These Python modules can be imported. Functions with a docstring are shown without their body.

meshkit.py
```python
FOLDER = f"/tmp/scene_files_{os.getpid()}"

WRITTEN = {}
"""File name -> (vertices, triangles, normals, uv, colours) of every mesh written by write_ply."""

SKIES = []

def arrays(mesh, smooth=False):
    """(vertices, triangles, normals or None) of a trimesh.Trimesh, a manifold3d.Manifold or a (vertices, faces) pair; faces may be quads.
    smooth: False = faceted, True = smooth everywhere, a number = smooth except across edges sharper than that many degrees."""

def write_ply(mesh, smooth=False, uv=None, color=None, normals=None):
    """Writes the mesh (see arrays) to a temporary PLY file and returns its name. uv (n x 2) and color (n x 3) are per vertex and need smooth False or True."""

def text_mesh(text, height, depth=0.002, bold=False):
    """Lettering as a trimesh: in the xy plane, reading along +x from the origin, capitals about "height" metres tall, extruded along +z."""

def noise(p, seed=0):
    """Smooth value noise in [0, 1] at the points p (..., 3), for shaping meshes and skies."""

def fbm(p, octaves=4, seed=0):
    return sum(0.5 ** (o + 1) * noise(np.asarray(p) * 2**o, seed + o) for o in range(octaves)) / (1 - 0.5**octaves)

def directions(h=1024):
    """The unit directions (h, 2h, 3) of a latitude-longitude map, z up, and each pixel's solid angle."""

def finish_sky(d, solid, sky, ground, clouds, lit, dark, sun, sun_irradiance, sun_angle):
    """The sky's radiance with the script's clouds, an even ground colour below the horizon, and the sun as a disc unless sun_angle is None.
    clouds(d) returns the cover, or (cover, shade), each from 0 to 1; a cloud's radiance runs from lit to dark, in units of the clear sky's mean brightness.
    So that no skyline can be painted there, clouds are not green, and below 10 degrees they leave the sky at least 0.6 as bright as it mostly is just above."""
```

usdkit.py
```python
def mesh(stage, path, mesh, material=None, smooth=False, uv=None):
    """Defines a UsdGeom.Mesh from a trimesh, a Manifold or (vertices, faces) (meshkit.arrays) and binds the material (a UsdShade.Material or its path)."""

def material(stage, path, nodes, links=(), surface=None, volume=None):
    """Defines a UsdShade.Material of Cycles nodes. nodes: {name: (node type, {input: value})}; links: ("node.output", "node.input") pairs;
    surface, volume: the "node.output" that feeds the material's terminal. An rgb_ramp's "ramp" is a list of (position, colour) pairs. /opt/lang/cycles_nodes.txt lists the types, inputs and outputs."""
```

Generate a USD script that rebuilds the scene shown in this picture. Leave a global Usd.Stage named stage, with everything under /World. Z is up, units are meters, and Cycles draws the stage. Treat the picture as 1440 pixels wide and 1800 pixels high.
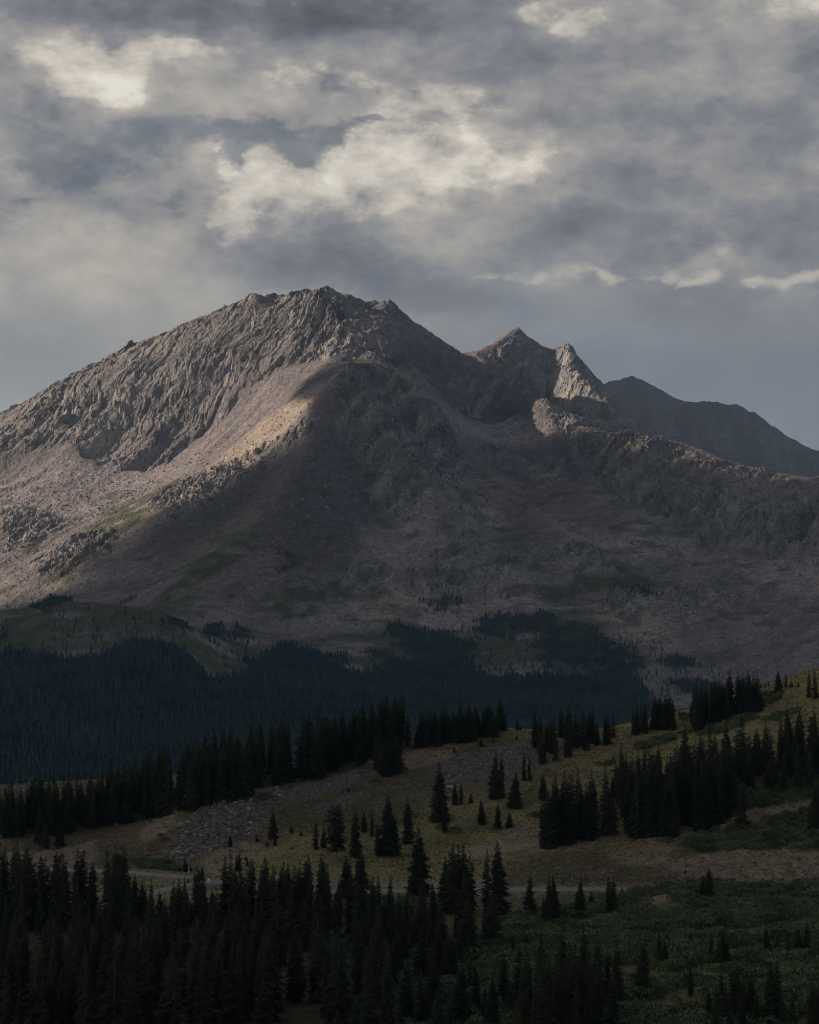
import math, random
import numpy as np
import trimesh
import shapely, shapely.affinity
import usdkit, meshkit
from scipy.interpolate import RBFInterpolator
from scipy.spatial.distance import cdist
from scipy.ndimage import map_coordinates, gaussian_filter
from pxr import Usd, UsdGeom, UsdLux, UsdShade, Sdf, Gf, Vt

stage = Usd.Stage.CreateInMemory()
UsdGeom.SetStageUpAxis(stage, "Z")
UsdGeom.SetStageMetersPerUnit(stage, 1.0)
world = UsdGeom.Xform.Define(stage, "/World")
UsdGeom.Scope.Define(stage, "/World/Looks")

# ------------------------------------------------------------------ camera, sky, sun, exposure
F = 720 / math.tan(math.radians(12))            # focal length in photograph pixels
cam = UsdGeom.Camera.Define(stage, "/World/camera")
cam.CreateHorizontalApertureAttr(36.0)
cam.CreateFocalLengthAttr(18.0 / math.tan(math.radians(12)))
cam.CreateClippingRangeAttr(Gf.Vec2f(1.0, 100000.0))
cam.AddRotateXOp().Set(90.0)
cam.CreateExposureAttr(0.3)

SUN_AZ = math.radians(-90)                       # from +y (view direction), clockwise: straight from the left
SUN_EL = math.radians(25)
SUN_I = 1.25
SKY_STRENGTH = 0.1
HAZE = 1.9e-5                                     # per metre
SUN = np.array([math.sin(SUN_AZ) * math.cos(SUN_EL), math.cos(SUN_AZ) * math.cos(SUN_EL), math.sin(SUN_EL)])


class Ref(str):
    pass


class Graph:
    def __init__(self):
        self.nodes, self.links = {}, []

    def n(self, kind, out, **inputs):
        name = f"n{len(self.nodes)}"
        given = {}
        for k, v in inputs.items():
            if isinstance(v, Ref):
                self.links.append((str(v), f"{name}.{k}"))
            else:
                given[k] = v
        self.nodes[name] = (kind, given)
        return Ref(f"{name}.{out}")

    def of(self, ref, out):
        return Ref(ref.split(".")[0] + "." + out)

    def m(self, op, a, b=0.5, c=0.0, clamp=False):
        return self.n("math", "value", math_type=op, value1=a, value2=b, value3=c, use_clamp=clamp)

    def mix(self, fac, a, b, kind="mix"):
        return self.n("mix", "color", mix_type=kind, fac=fac, color1=a, color2=b)

    def smooth(self, x, lo, hi, to0=0.0, to1=1.0):
        return self.n("map_range", "result", range_type="smoothstep", value=x, from_min=lo, from_max=hi, to_min=to0, to_max=to1, clamp=True)

    def lin(self, x, lo, hi, to0=0.0, to1=1.0):
        return self.n("map_range", "result", range_type="linear", value=x, from_min=lo, from_max=hi, to_min=to0, to_max=to1, clamp=True)

    def make(self, path, surface=None, volume=None):
        return usdkit.material(stage, path, self.nodes, self.links, surface=surface, volume=volume)


def srgb(*c):
    c = np.array(c, float) / 255.0
    return tuple(np.where(c < 0.04045, c / 12.92, ((c + 0.055) / 1.055) ** 2.4))


def sky_material():
    g = Graph()
    d = g.n("texture_coordinate", "generated")
    s = g.n("separate_xyz", "x", vector=d)
    x, y, z = s, g.of(s, "y"), g.of(s, "z")
    az = g.m("multiply", g.m("arctan2", x, y), 57.29578)
    el = g.m("multiply", g.m("arcsine", z), 57.29578)
    flat = g.n("vector_math", "vector", math_type="multiply", vector1=d, vector2=(1, 1, 1.7))

    def noise(scale, detail, rough=0.55, off=(0, 0, 0), out="fac", src=flat, distort=0.0):
        v = g.n("vector_math", "vector", math_type="add", vector1=src, vector2=off)
        return g.n("noise_texture", out, dimensions="3D", type="fBM", vector=v, scale=scale, detail=detail, roughness=rough, distortion=distort)

    w1 = g.n("separate_xyz", "x", vector=noise(11, 2, out="color"))
    w2 = g.n("separate_xyz", "x", vector=noise(38, 3, 0.6, (3, 1, 2), out="color"))
    def warp(base, c1, c2, a1, a2):
        t = g.m("multiply_add", g.m("subtract", c1, 0.5), a1, base)
        return g.m("multiply_add", g.m("subtract", c2, 0.5), a2, t)
    azw = warp(az, w1, w2, 1.0, 1.9)
    elw = warp(el, g.of(w1, "y"), g.of(w2, "y"), 0.6, 1.4)
    azs = warp(az, w1, w2, 1.2, 1.6)          # gentler warp for the sharp streaks
    els = warp(el, g.of(w1, "y"), g.of(w2, "y"), 0.2, 0.9)

    AZ0, AZ1, EL0, EL1 = -20.0, 20.0, -4.0, 24.0

    def blobs(items, a, e, start=0.0, rank=12, grow=1.0, gain=1.0):
        """A sum of soft blobs over azimuth and elevation, as a few products of one-dimensional curves."""
        ga, ge = np.linspace(AZ0, AZ1, 256), np.linspace(EL0, EL1, 256)
        field = np.zeros((256, 256))
        for px, py, rx, ry, amp in items:
            t = math.atan((px - 720) / F)
            A, E = math.degrees(t), math.degrees(math.atan((900 - py) / F * math.cos(t)))
            field += amp * gain * np.outer(np.exp(-((ga - A) * 59.1 / rx / grow) ** 2), np.exp(-((ge - E) * 59.1 / ry / grow) ** 2))
        field *= np.outer(np.clip((20 - np.abs(ga)) / 3, 0, 1), np.clip((24 - ge) / 4, 0, 1))
        p, sv, q = np.linalg.svd(field)
        fa, fe = g.lin(a, AZ0, AZ1), g.lin(e, EL0, EL1)
        total = start
        for k in range(0, rank, 3):
            r = np.sqrt(sv[k:k + 3])
            ca = g.n("rgb_ramp", "color", fac=fa, ramp=[(x, c) for x, c in zip(np.linspace(0, 1, 256), p[:, k:k + 3] * r)])
            ce = g.n("rgb_ramp", "color", fac=fe, ramp=[(x, c) for x, c in zip(np.linspace(0, 1, 256), q[k:k + 3].T * r)])
            total = g.m("add", total, g.n("vector_math", "value", math_type="dot_product", vector1=ca, vector2=ce))
        return total

    # broad grey modelling of the deck
    V = blobs([
        (250, 15, 480, 38, -.30), (620, 20, 260, 45, -.20), (820, 110, 240, 55, -.09), (480, 75, 60, 30, -.05),
        (60, 210, 100, 70, -.10), (200, 270, 150, 80, -.12), (130, 330, 70, 50, -.10), (30, 400, 60, 30, -.05),
        (180, 430, 190, 60, .09), (240, 500, 200, 50, .06), (30, 630, 150, 90, -.10), (330, 540, 120, 50, .00),
        (180, 130, 140, 60, .12), (360, 160, 140, 50, .02), (640, 150, 190, 40, .10), (820, 180, 110, 40, .07),
        (540, 310, 150, 60, .12), (710, 265, 95, 70, .22), (880, 300, 80, 70, .07), (300, 330, 120, 60, .00), (290, 380, 90, 40, -.06),
        (520, 450, 150, 50, -.17), (620, 490, 180, 40, -.13), (760, 440, 70, 45, .06), (840, 410, 80, 60, .05),
        (960, 200, 130, 36, -.12), (1110, 60, 90, 40, .02), (1010, 40, 80, 40, .10), (1400, 20, 120, 45, .14), (1330, 140, 70, 70, .04), (1200, 120, 120, 60, .01),
        (1240, 190, 60, 60, -.06), (1390, 240, 100, 60, -.08), (1100, 250, 100, 60, .02), (1020, 380, 180, 50, -.08),
        (1160, 430, 150, 40, -.09), (1400, 400, 90, 50, -.06), (1280, 430, 60, 55, .05), (760, 520, 190, 40, -.11),
        (860, 570, 120, 40, -.02), (1200, 540, 260, 40, -.06), (1300, 700, 400, 120, -.09), (600, 640, 300, 80, -.04), (1000, 640, 300, 60, -.06),
    ], azw, elw, 0.62)
    L = blobs([
        (705, 245, 75, 42, 1.15), (625, 290, 60, 45, .85), (560, 320, 40, 30, .5), (650, 340, 80, 40, .5), (500, 315, 60, 30, .75), (430, 300, 45, 40, .75), (545, 350, 70, 40, .4), (420, 385, 40, 35, .5), (390, 400, 20, 30, .4),
        (770, 265, 45, 55, .6), (860, 300, 60, 45, .2), (180, 115, 70, 40, .8), (225, 130, 30, 40, .6), (215, 170, 40, 18, .6), (120, 160, 50, 25, .4), (340, 85, 80, 18, .65), (30, 95, 60, 22, .6), (540, 128, 80, 16, .55), (600, 150, 90, 18, .4), (720, 158, 110, 18, .5), (850, 180, 50, 15, .35),
        (935, 20, 30, 25, .6), (1020, 40, 35, 25, .65), (1400, 10, 70, 20, .6), (1445, 100, 18, 40, .5), (30, 385, 50, 14, .5), (20, 300, 40, 30, .3), (720, 430, 30, 25, .3), (900, 290, 60, 40, .3), (960, 280, 25, 30, .25), (1275, 450, 40, 25, .3), (1100, 300, 70, 30, .12),
    ], azw, elw, 0.0, grow=1.15, gain=1.12)
    D = blobs([(490, 238, 95, 30, .95), (540, 275, 40, 34, .75), (415, 280, 25, 38, .6), (605, 232, 50, 18, .5), (330, 235, 110, 30, .55), (240, 270, 90, 55, .5), (150, 310, 60, 55, .5), (300, 350, 25, 25, .5), (655, 215, 40, 10, .55), (60, 200, 60, 50, .4),
               (70, 365, 45, 10, .5), (20, 405, 30, 14, .4), (30, 280, 30, 25, .3), (590, 235, 30, 20, .4)], azw, elw, 0.0)
    f1 = noise(17, 3, 0.55, (5, 2, 9))
    b1 = noise(26, 5, 0.66, (7, 7, 1))
    b2 = noise(30, 4, 0.60, (7.0 - .004, 7.0, 1.0 + .011))       # the same a little higher: which side of a billow faces the light
    b4 = noise(40, 5, 0.72, (9, 3, 3))
    lowq = g.smooth(el, 4.5, 9.0, 0.15, 1.0)              # the rain veil near the horizon is smooth
    relief = g.m("multiply", g.m("subtract", b1, b2), 0.42)
    tex = g.m("add", g.m("multiply", g.m("subtract", f1, 0.5), 0.24), g.m("multiply_add", g.m("subtract", b1, 0.5), 0.05, relief))
    Ln = g.m("multiply_add", g.m("subtract", b1, 0.5), 1.0, L)
    Lm = g.m("multiply_add", g.smooth(Ln, 0.05, 0.95), 0.55, g.m("multiply", g.smooth(Ln, 0.34, 0.56), 0.45))
    V = g.m("multiply_add", tex, lowq, V)
    V = g.m("multiply_add", Lm, g.m("multiply_add", relief, 2.2, g.m("multiply_add", g.m("subtract", f1, 0.5), 0.5, 0.215)), V)
    V = g.m("add", V, g.smooth(el, 17.0, 45.0, 0.0, -0.27))
    V = g.m("multiply_add", x, -0.30, V)                          # the deck is brighter on the sun's side, as it is across the view
           # the deck is thicker overhead than towards the horizon
    deck = g.n("rgb_ramp", "color", fac=g.m("multiply", V, 0.76), ramp=[(0.0, srgb(66, 70, 78)), (0.15, srgb(88, 92, 100)), (0.275, srgb(110, 113, 121)), (0.38, srgb(130, 132, 138)),
                                               (0.47, srgb(153, 152, 151)), (0.60, srgb(184, 178, 170)), (0.76, srgb(206, 199, 188)), (1.0, srgb(232, 226, 214))])
    # slate scud hanging in front of the lit heads
    Dn = g.m("multiply_add", g.m("subtract", b4, 0.5), 1.9, D)
    Dm = g.m("multiply_add", g.smooth(Dn, 0.10, 0.9), 0.65, g.m("multiply", g.smooth(Dn, 0.34, 0.70), 0.35))
    slate = g.mix(g.smooth(g.m("multiply_add", relief, 1.0, f1), 0.3, 0.75), srgb(98, 106, 117), srgb(126, 131, 139))
    c = g.mix(g.m("multiply", Dm, 0.86), deck, slate)
    # thin bright streak over the right-hand peaks
    S = blobs([(850, 490, 20, 4, .5), (900, 489, 30, 7, .7), (945, 487, 22, 11, .7), (1000, 483, 40, 14, .65), (1065, 486, 25, 9, .95), (1120, 488, 50, 5, .6), (1170, 484, 22, 9, .6), (1215, 496, 25, 8, 1.0), (1250, 490, 20, 9, .7), (1330, 496, 22, 7, 1.0), (1380, 491, 40, 10, .85), (1440, 488, 40, 11, .9), (1040, 470, 60, 14, .3), (1265, 455, 50, 30, .45), (1280, 420, 20, 40, .3), (1190, 470, 60, 10, .25)], azs, els, 0.0)
    Sm = g.smooth(g.m("multiply_add", g.m("subtract", b4, 0.5), 1.7, S), 0.12, 1.0)
    c = g.mix(g.m("multiply", Sm, 0.85), c, srgb(190, 183, 174))
    cover = g.smooth(noise(5, 3, 0.5, (4, 4, 4)), 0.2, 0.4, 0.90, 1.0)
    cloud = g.n("vector_math", "vector", math_type="scale", vector1=c, scale=0.81 / SKY_STRENGTH)
    sky = g.n("sky_texture", "color", sky_type="single_scattering", sun_disc=False, sun_elevation=SUN_EL, sun_rotation=SUN_AZ, altitude=3600.0)
    out = g.n("mix_color", "result", blend_type="mix", use_clamp=False, fac=cover, a=sky, b=cloud)
    below = g.smooth(el, -3.0, -0.5)                        # under the horizon: dim earth
    out = g.n("mix_color", "result", blend_type="mix", use_clamp=False, fac=below, a=tuple(np.array(srgb(70, 68, 66)) / SKY_STRENGTH), b=out)
    bg = g.n("background_shader", "background", color=out, strength=SKY_STRENGTH)
    return g.make("/World/Looks/sky", surface=bg)


sky = UsdLux.DomeLight.Define(stage, "/World/sky")
sky.GetPrim().SetCustomDataByKey("kind", "structure")
UsdShade.MaterialBindingAPI.Apply(sky.GetPrim()).Bind(sky_material())

sun = UsdLux.DistantLight.Define(stage, "/World/sun")
sun.CreateIntensityAttr(SUN_I)
sun.CreateNormalizeAttr(True)
sun.CreateAngleAttr(0.55)
sun.CreateColorAttr(Gf.Vec3f(1.0, 0.83, 0.65))
sun.AddRotateXYZOp().Set(Gf.Vec3f(math.degrees(math.pi / 2 - SUN_EL), 0, math.degrees(math.pi - SUN_AZ)))


# ------------------------------------------------------------------ helpers
def tag(prim, label=None, category=None, group=None, kind=None):
    prim = prim.GetPrim() if hasattr(prim, "GetPrim") else prim
    for k, v in (("label", label), ("category", category), ("group", group), ("kind", kind)):
        if v:
            prim.SetCustomDataByKey(k, v)
    return prim


def fbm(p, octaves, seed=0, gain=0.5):
    out, amp, tot = 0.0, 1.0, 0.0
    for o in range(octaves):
        out = out + amp * meshkit.noise(p * 2.03 ** o + 17.3 * o, seed + o)
        tot += amp
        amp *= gain
    return out / tot


def ridged(p, octaves, seed=0, gain=0.5):
    out, amp, tot = 0.0, 1.0, 0.0
    for o in range(octaves):
        out = out + amp * (1 - np.abs(2 * meshkit.noise(p * 2.07 ** o + 9.1 * o, seed + 31 * o) - 1))
        tot += amp
        amp *= gain
    return out / tot


def W(px, py, Y):
    """The point at distance Y ahead that the photograph shows at pixel (px, py)."""
    return np.array([(px - 720) / F * Y, Y, (900 - py) / F * Y])


def dense(line, step):
    """A polyline of (px, py, Y) as world points, subdivided."""
    p = np.array([W(*q) for q in line])
    out = [p[:1]]
    for a, b in zip(p[:-1], p[1:]):
        k = max(1, int(np.linalg.norm(b - a) / step))
        out.append(a + (b - a) * (np.arange(1, k + 1) / k)[:, None])
    return np.vstack(out)


class Land:
    """A height field over a fan of columns u = X / Y and rows Y, first on a coarse lattice through the control points."""

    def __init__(self, pts, u, Y):
        pts = np.unique(np.round(pts, 2), axis=0)
        self.u, self.Y = u, Y
        keep, seen = [], set()
        for i, p in enumerate(pts):
            k = (round(p[0] / 2), round(p[1] / 2))
            if k not in seen:
                seen.add(k)
                keep.append(i)
        pts = pts[keep]
        rbf = RBFInterpolator(pts[:, :2], pts[:, 2], kernel="linear", smoothing=0.0)
        U, YY = np.meshgrid(u, Y, indexing="ij")
        q = np.stack([U * YY, YY], -1).reshape(-1, 2)
        w, (sx, sc) = rbf._coeffs[:, 0], (rbf._shift, rbf._scale)
        k = len(pts)
        self.z = np.concatenate([-cdist(c, pts[:, :2]) @ w[:k] + w[k:] @ (np.vstack([np.ones(len(c)), ((c - sx) / sc).T]) if len(w) - k == 3 else np.ones((len(w) - k, len(c)))) for c in np.array_split(q, 60)]).reshape(U.shape)

    def at(self, X, Y):
        X, Y = np.asarray(X, float), np.asarray(Y, float)
        i = np.interp(X / np.maximum(Y, 1e-6), self.u, np.arange(len(self.u)))
        j = np.interp(Y, self.Y, np.arange(len(self.Y)))
        return map_coordinates(self.z, [i, j], order=1, mode="nearest")


def hits(height, pix, y0, y1, n):
    """Where the rays through the pixels first meet the ground."""
    pix = np.atleast_2d(np.asarray(pix, float))
    Y = np.geomspace(y0, y1, n)[None]
    X, Z = (pix[:, :1] - 720) / F * Y, (900 - pix[:, 1:2]) / F * Y
    d = height(X, np.broadcast_to(Y, X.shape)) - Z
    first = np.argmax(d > 0, 1)
    miss = ~(d > 0).any(1)
    first = np.maximum(first, 1)
    r = np.arange(len(pix))
    a, b = d[r, first - 1], d[r, first]
    t = np.clip(-a / np.where(b - a == 0, 1, b - a), 0, 1)
    yy = Y[0, first - 1] * (1 - t) + Y[0, first] * t
    out = np.stack([(pix[:, 0] - 720) / F * yy, yy, height((pix[:, 0] - 720) / F * yy, yy)], -1)
    out[miss] = np.nan
    return out


def fan_mesh(X, Y, Z):
    nu, ny = X.shape
    v = np.stack([X, Y, Z], -1).reshape(-1, 3)
    i, j = np.meshgrid(np.arange(nu - 1), np.arange(ny - 1), indexing="ij")
    a = (i * ny + j).ravel()
    f = np.concatenate([np.stack([a, a + ny, a + ny + 1], 1), np.stack([a, a + ny + 1, a + 1], 1)])
    return v, f


def primvar(m, name, values):
    UsdGeom.PrimvarsAPI(m).CreatePrimvar(name, Sdf.ValueTypeNames.Color3fArray, "vertex").Set(Vt.Vec3fArray.FromNumpy(np.asarray(values, np.float32)))


def columns(half, n, wide, k):
    side = half + (wide - half) * (np.arange(1, k + 1) / k) ** 1.6
    return np.concatenate([-side[::-1], np.linspace(-half, half, n), side])

# ------------------------------------------------------------------ mountain, cirque and valley
MOUNTAIN_LINES = [
    # main skyline, left to right
    [(-260, 900, 5800), (-120, 800, 6000), (0, 742, 6100), (40, 707, 6150), (95, 680, 6180), (150, 655, 6200), (200, 632, 6220), (250, 610, 6240), (310, 581, 6260), (330, 577, 6262), (345, 566, 6266), (372, 561, 6272), (400, 546, 6280), (412, 535, 6286), (426, 531, 6292), (438, 520, 6298), (450, 518, 6300), (463, 529, 6300), (480, 536, 6300), (500, 532, 6300),
     (512, 525, 6300), (522, 523, 6300), (529, 533, 6300), (540, 519, 6300), (556, 506, 6300), (570, 504, 6305), (584, 512, 6312), (602, 516, 6320), (620, 532, 6334), (640, 546, 6345), (652, 549, 6352), (668, 536, 6366), (684, 528, 6380), (698, 540, 6388), (712, 560, 6396), (726, 568, 6402), (742, 584, 6410), (760, 590, 6420), (778, 607, 6432), (800, 619, 6450), (845, 658, 6500)],
    [(668, 538, 6366), (664, 600, 6150), (690, 640, 6020), (725, 672, 5930), (745, 692, 5900)],
    [(845, 658, 6500), (880, 665, 6430), (920, 690, 6310), (945, 707, 6190), (970, 732, 6060), (1000, 775, 5910)],
    # second and third peaks
    [(820, 633, 6900), (870, 600, 6950), (912, 577, 7000), (945, 605, 7000), (962, 615, 6980), (972, 617, 6970), (984, 607, 6950), (992, 604, 6940), (1000, 603, 6930), (1007, 612, 6925), (1015, 627, 6920), (1026, 642, 6900), (1040, 656, 6880), (1060, 682, 6850), (1090, 722, 6800), (1125, 758, 6750), (1180, 830, 6700)],
    [(1000, 604, 6940), (1008, 645, 6720), (1012, 690, 6490), (1026, 730, 6340), (1040, 772, 6200)],
    [(912, 577, 7000), (898, 605, 6870), (884, 632, 6740)],
    [(966, 630, 6940), (956, 655, 6860), (948, 690, 6740), (962, 730, 6600), (1000, 772, 6420)],          # the couloir between them
    [(940, 640, 6850), (925, 670, 6760)],
    [(1040, 690, 6790), (1075, 735, 6700), (1105, 768, 6620)],
    # spur with the knob, its crest and its right-hand skyline
    [(625, 641, 5500), (605, 668, 5430), (585, 705, 5350), (565, 755, 5220), (545, 800, 5100), (520, 845, 4980), (490, 890, 4850), (460, 925, 4750), (430, 960, 4650), (400, 988, 4560), (380, 1010, 4480), (340, 1045, 4370), (290, 1075, 4250), (250, 1092, 4180)],
    [(625, 641, 5500), (660, 656, 5520), (700, 683, 5530), (740, 706, 5550), (775, 726, 5560), (800, 764, 5550), (840, 785, 5560), (870, 797, 5580), (905, 801, 5700), (935, 800, 5750), (965, 788, 5800), (1000, 779, 5850), (1060, 766, 5850), (1110, 761, 5800),
     (1140, 772, 5750), (1190, 800, 5650), (1240, 816, 5550), (1290, 832, 5450), (1330, 832, 5350), (1370, 851, 5250), (1400, 856, 5180), (1440, 864, 5100), (1540, 880, 4900), (1700, 920, 4600)],
    # left flank of the spur: its outer rib and the gully beneath the big face
    [(595, 665, 5480), (560, 688, 5480), (525, 738, 5480), (470, 768, 5430), (435, 815, 5390), (375, 836, 5320), (335, 888, 5210), (270, 912, 5100), (215, 972, 4960), (155, 988, 4880), (100, 1036, 4740), (0, 1085, 4600)],
    [(575, 640, 5950), (480, 702, 5850), (400, 772, 5720), (300, 842, 5580), (200, 895, 5450), (110, 945, 5280), (0, 1005, 5080), (-120, 1060, 4900)],
    # hollow between the spur's crest and its outer rib; ribs and gullies down its right flank
    [(500, 800, 5240), (440, 880, 5135), (340, 950, 4900), (250, 1015, 4690), (180, 1062, 4520)],
    [(520, 845, 4980), (560, 890, 4850), (600, 930, 4740), (640, 985, 4580), (660, 1030, 4460)],
    [(585, 760, 5260), (640, 850, 5110), (680, 930, 4920), (705, 1000, 4690)],
    [(645, 690, 5430), (700, 785, 5235), (742, 858, 5030), (790, 930, 4880), (800, 985, 4700)],
    [(690, 720, 5500), (765, 810, 5370), (825, 885, 5170), (850, 950, 4930)],
    # foot of the cliffs
    [(-120, 830, 5850), (0, 802, 5880), (60, 795, 5880), (120, 790, 5860), (200, 828, 5760), (270, 825, 5730), (330, 790, 5800), (420, 712, 5920), (480, 660, 6010), (560, 620, 6080)],
]
MOUNTAIN_POINTS = [
    (0, 870, 5600), (100, 868, 5580), (200, 868, 5560),
    # right flank of the spur
    (560, 960, 4680), (560, 1010, 4520), (480, 1010, 4500), (440, 1060, 4350), (520, 1060, 4340), (480, 1100, 4210), (400, 1075, 4280),
    (740, 1040, 4500), 
    # bowl behind the spur
    (850, 738, 6290), (800, 722, 6230), (900, 748, 6250), (850, 775, 5980), (930, 778, 6000), (765, 690, 6160), (800, 690, 6300), (835, 690, 6400),
    # cirque
    (900, 840, 5480), (870, 880, 5250), (950, 900, 5200), (1000, 930, 5000), (1000, 860, 5350), (940, 835, 5600), (1060, 810, 5640), (1100, 850, 5420), (1200, 880, 5200), (1180, 830, 5480), (1250, 970, 4860), (1150, 905, 5130), (1080, 890, 5230), (1300, 960, 4880), (1300, 880, 5200),
    (1440, 945, 4780), (1380, 900, 5020), (1350, 985, 4750), (900, 950, 4920), (850, 1000, 4680), (920, 1000, 4700), (1000, 1000, 4700), (1080, 990, 4760), (1100, 1030, 4560), (1050, 1050, 4520), (1150, 1050, 4480), (1200, 1030, 4580), (1440, 1020, 4520), (1000, 1060, 4450), (900, 1060, 4450), (800, 1070, 4420), (1100, 1080, 4360), (1300, 1085, 4360), (1540, 1000, 4550),
    # valley bench and the forested slopes
    (640, 1085, 4330), (720, 1085, 4330), (500, 1130, 3950), (620, 1115, 4130), (720, 1115, 4120), (850, 1100, 4230), (1000, 1100, 4220), (1150, 1125, 4100), (1150, 1200, 3700), (1250, 1230, 3500), (1300, 1150, 3950), (1440, 1180, 3750), (1440, 1090, 4180), (1000, 1170, 3800), (860, 1170, 3780), (720, 1180, 3650), (600, 1170, 3650), (500, 1190, 3480),
    (720, 1300, 2750), (900, 1280, 3000), (1050, 1260, 3250), (550, 1290, 2750), (400, 1290, 2650), (1400, 1260, 3250),
    (0, 1370, 2250), (0, 1250, 2700), (0, 1155, 3150), (180, 1150, 3180), (0, 1078, 3480), (100, 1059, 3560), (200, 1063, 3540), (270, 1076, 3500), (330, 1112, 3420), (380, 1165, 3300), (430, 1200, 3200), (250, 1140, 3220), (300, 1180, 3080), (200, 1300, 2500), (350, 1250, 2800), (400, 1135, 3620), (350, 1100, 3760), (440, 1165, 3560),
    (-200, 1100, 3400), (-200, 1250, 2700), (-200, 1370, 2250), (100, 1120, 4200), (0, 1120, 4250), (-150, 1120, 4300), (200, 1110, 4150),
    (1600, 1100, 4100), (1600, 1250, 3300), (1540, 1300, 2700), (1200, 1310, 2700),
]
pts = [dense(l, 45) for l in MOUNTAIN_LINES] + [np.array([W(*q) for q in MOUNTAIN_POINTS])]
# what the picture does not show: floor in front, slopes falling away behind the crests and to the sides
for x in np.linspace(-1300, 1300, 9):
    pts.append(np.array([[x, 1900, -352], [x * 1.1, 2100, -340]]))
for x, y, z in [(-1400, 7000, 120), (-900, 7000, 260), (-500, 7100, 320), (-150, 7150, 330), (100, 7300, 300), (-1500, 8400, 0), (-500, 8400, 40), (500, 8400, 150), (1500, 8400, 100), (350, 7500, 330), (650, 7450, 300), (900, 7300, 180),
                (1300, 6700, 0), (1700, 6400, -50), (1100, 6200, 60), (1450, 5700, -20), (-2300, 6000, 0), (-2400, 4800, -250), (-2200, 3500, -200), (2300, 5000, 60), (2300, 4000, -150), (2200, 3000, -250), (-1700, 2400, -300), (1800, 2300, -300)]:
    pts.append(np.array([[x, y, z]], float))
land = Land(np.vstack(pts), columns(0.235, 420, 0.5, 30), np.concatenate([np.linspace(1850, 4000, 110, endpoint=False), np.linspace(4000, 7050, 290, endpoint=False), np.linspace(7050, 8450, 50)]))


def cellhash(i, j, seed):
    h = (i * 374761393 + j * 668265263 + seed * 2147483647) & 0xFFFFFFFF
    h = ((h ^ (h >> 13)) * 1274126177) & 0xFFFFFFFF
    h = ((h ^ (h >> 15)) * 2246822519) & 0xFFFFFFFF
    return h ^ (h >> 16)


def facets(a, b, seed, tilt=0.9):
    """Broken blocks: each cell is a tilted flat piece at a level of its own; about -0.5 to 0.5, steps between the pieces."""
    ia, ib = np.floor(a).astype(np.int64), np.floor(b).astype(np.int64)
    best, out = np.full(a.shape, 9.0), np.zeros(a.shape)
    for di in (-1, 0, 1):
        for dj in (-1, 0, 1):
            h = cellhash(ia + di, ib + dj, seed)
            ca, cb = ia + di + (h & 1023) / 1023.0, ib + dj + ((h >> 10) & 1023) / 1023.0
            d = (a - ca) ** 2 + (b - cb) ** 2
            k = cellhash(ia + di, ib + dj, seed + 7)
            lvl = (k & 1023) / 1023.0 - 0.5 + tilt * (((k >> 10) & 1023) / 1023.0 - 0.5) * (a - ca) + tilt * (((k >> 20) & 1023) / 1023.0 - 0.5) * (b - cb)
            near = d < best
            best, out = np.where(near, d, best), np.where(near, lvl, out)
    return out


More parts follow.
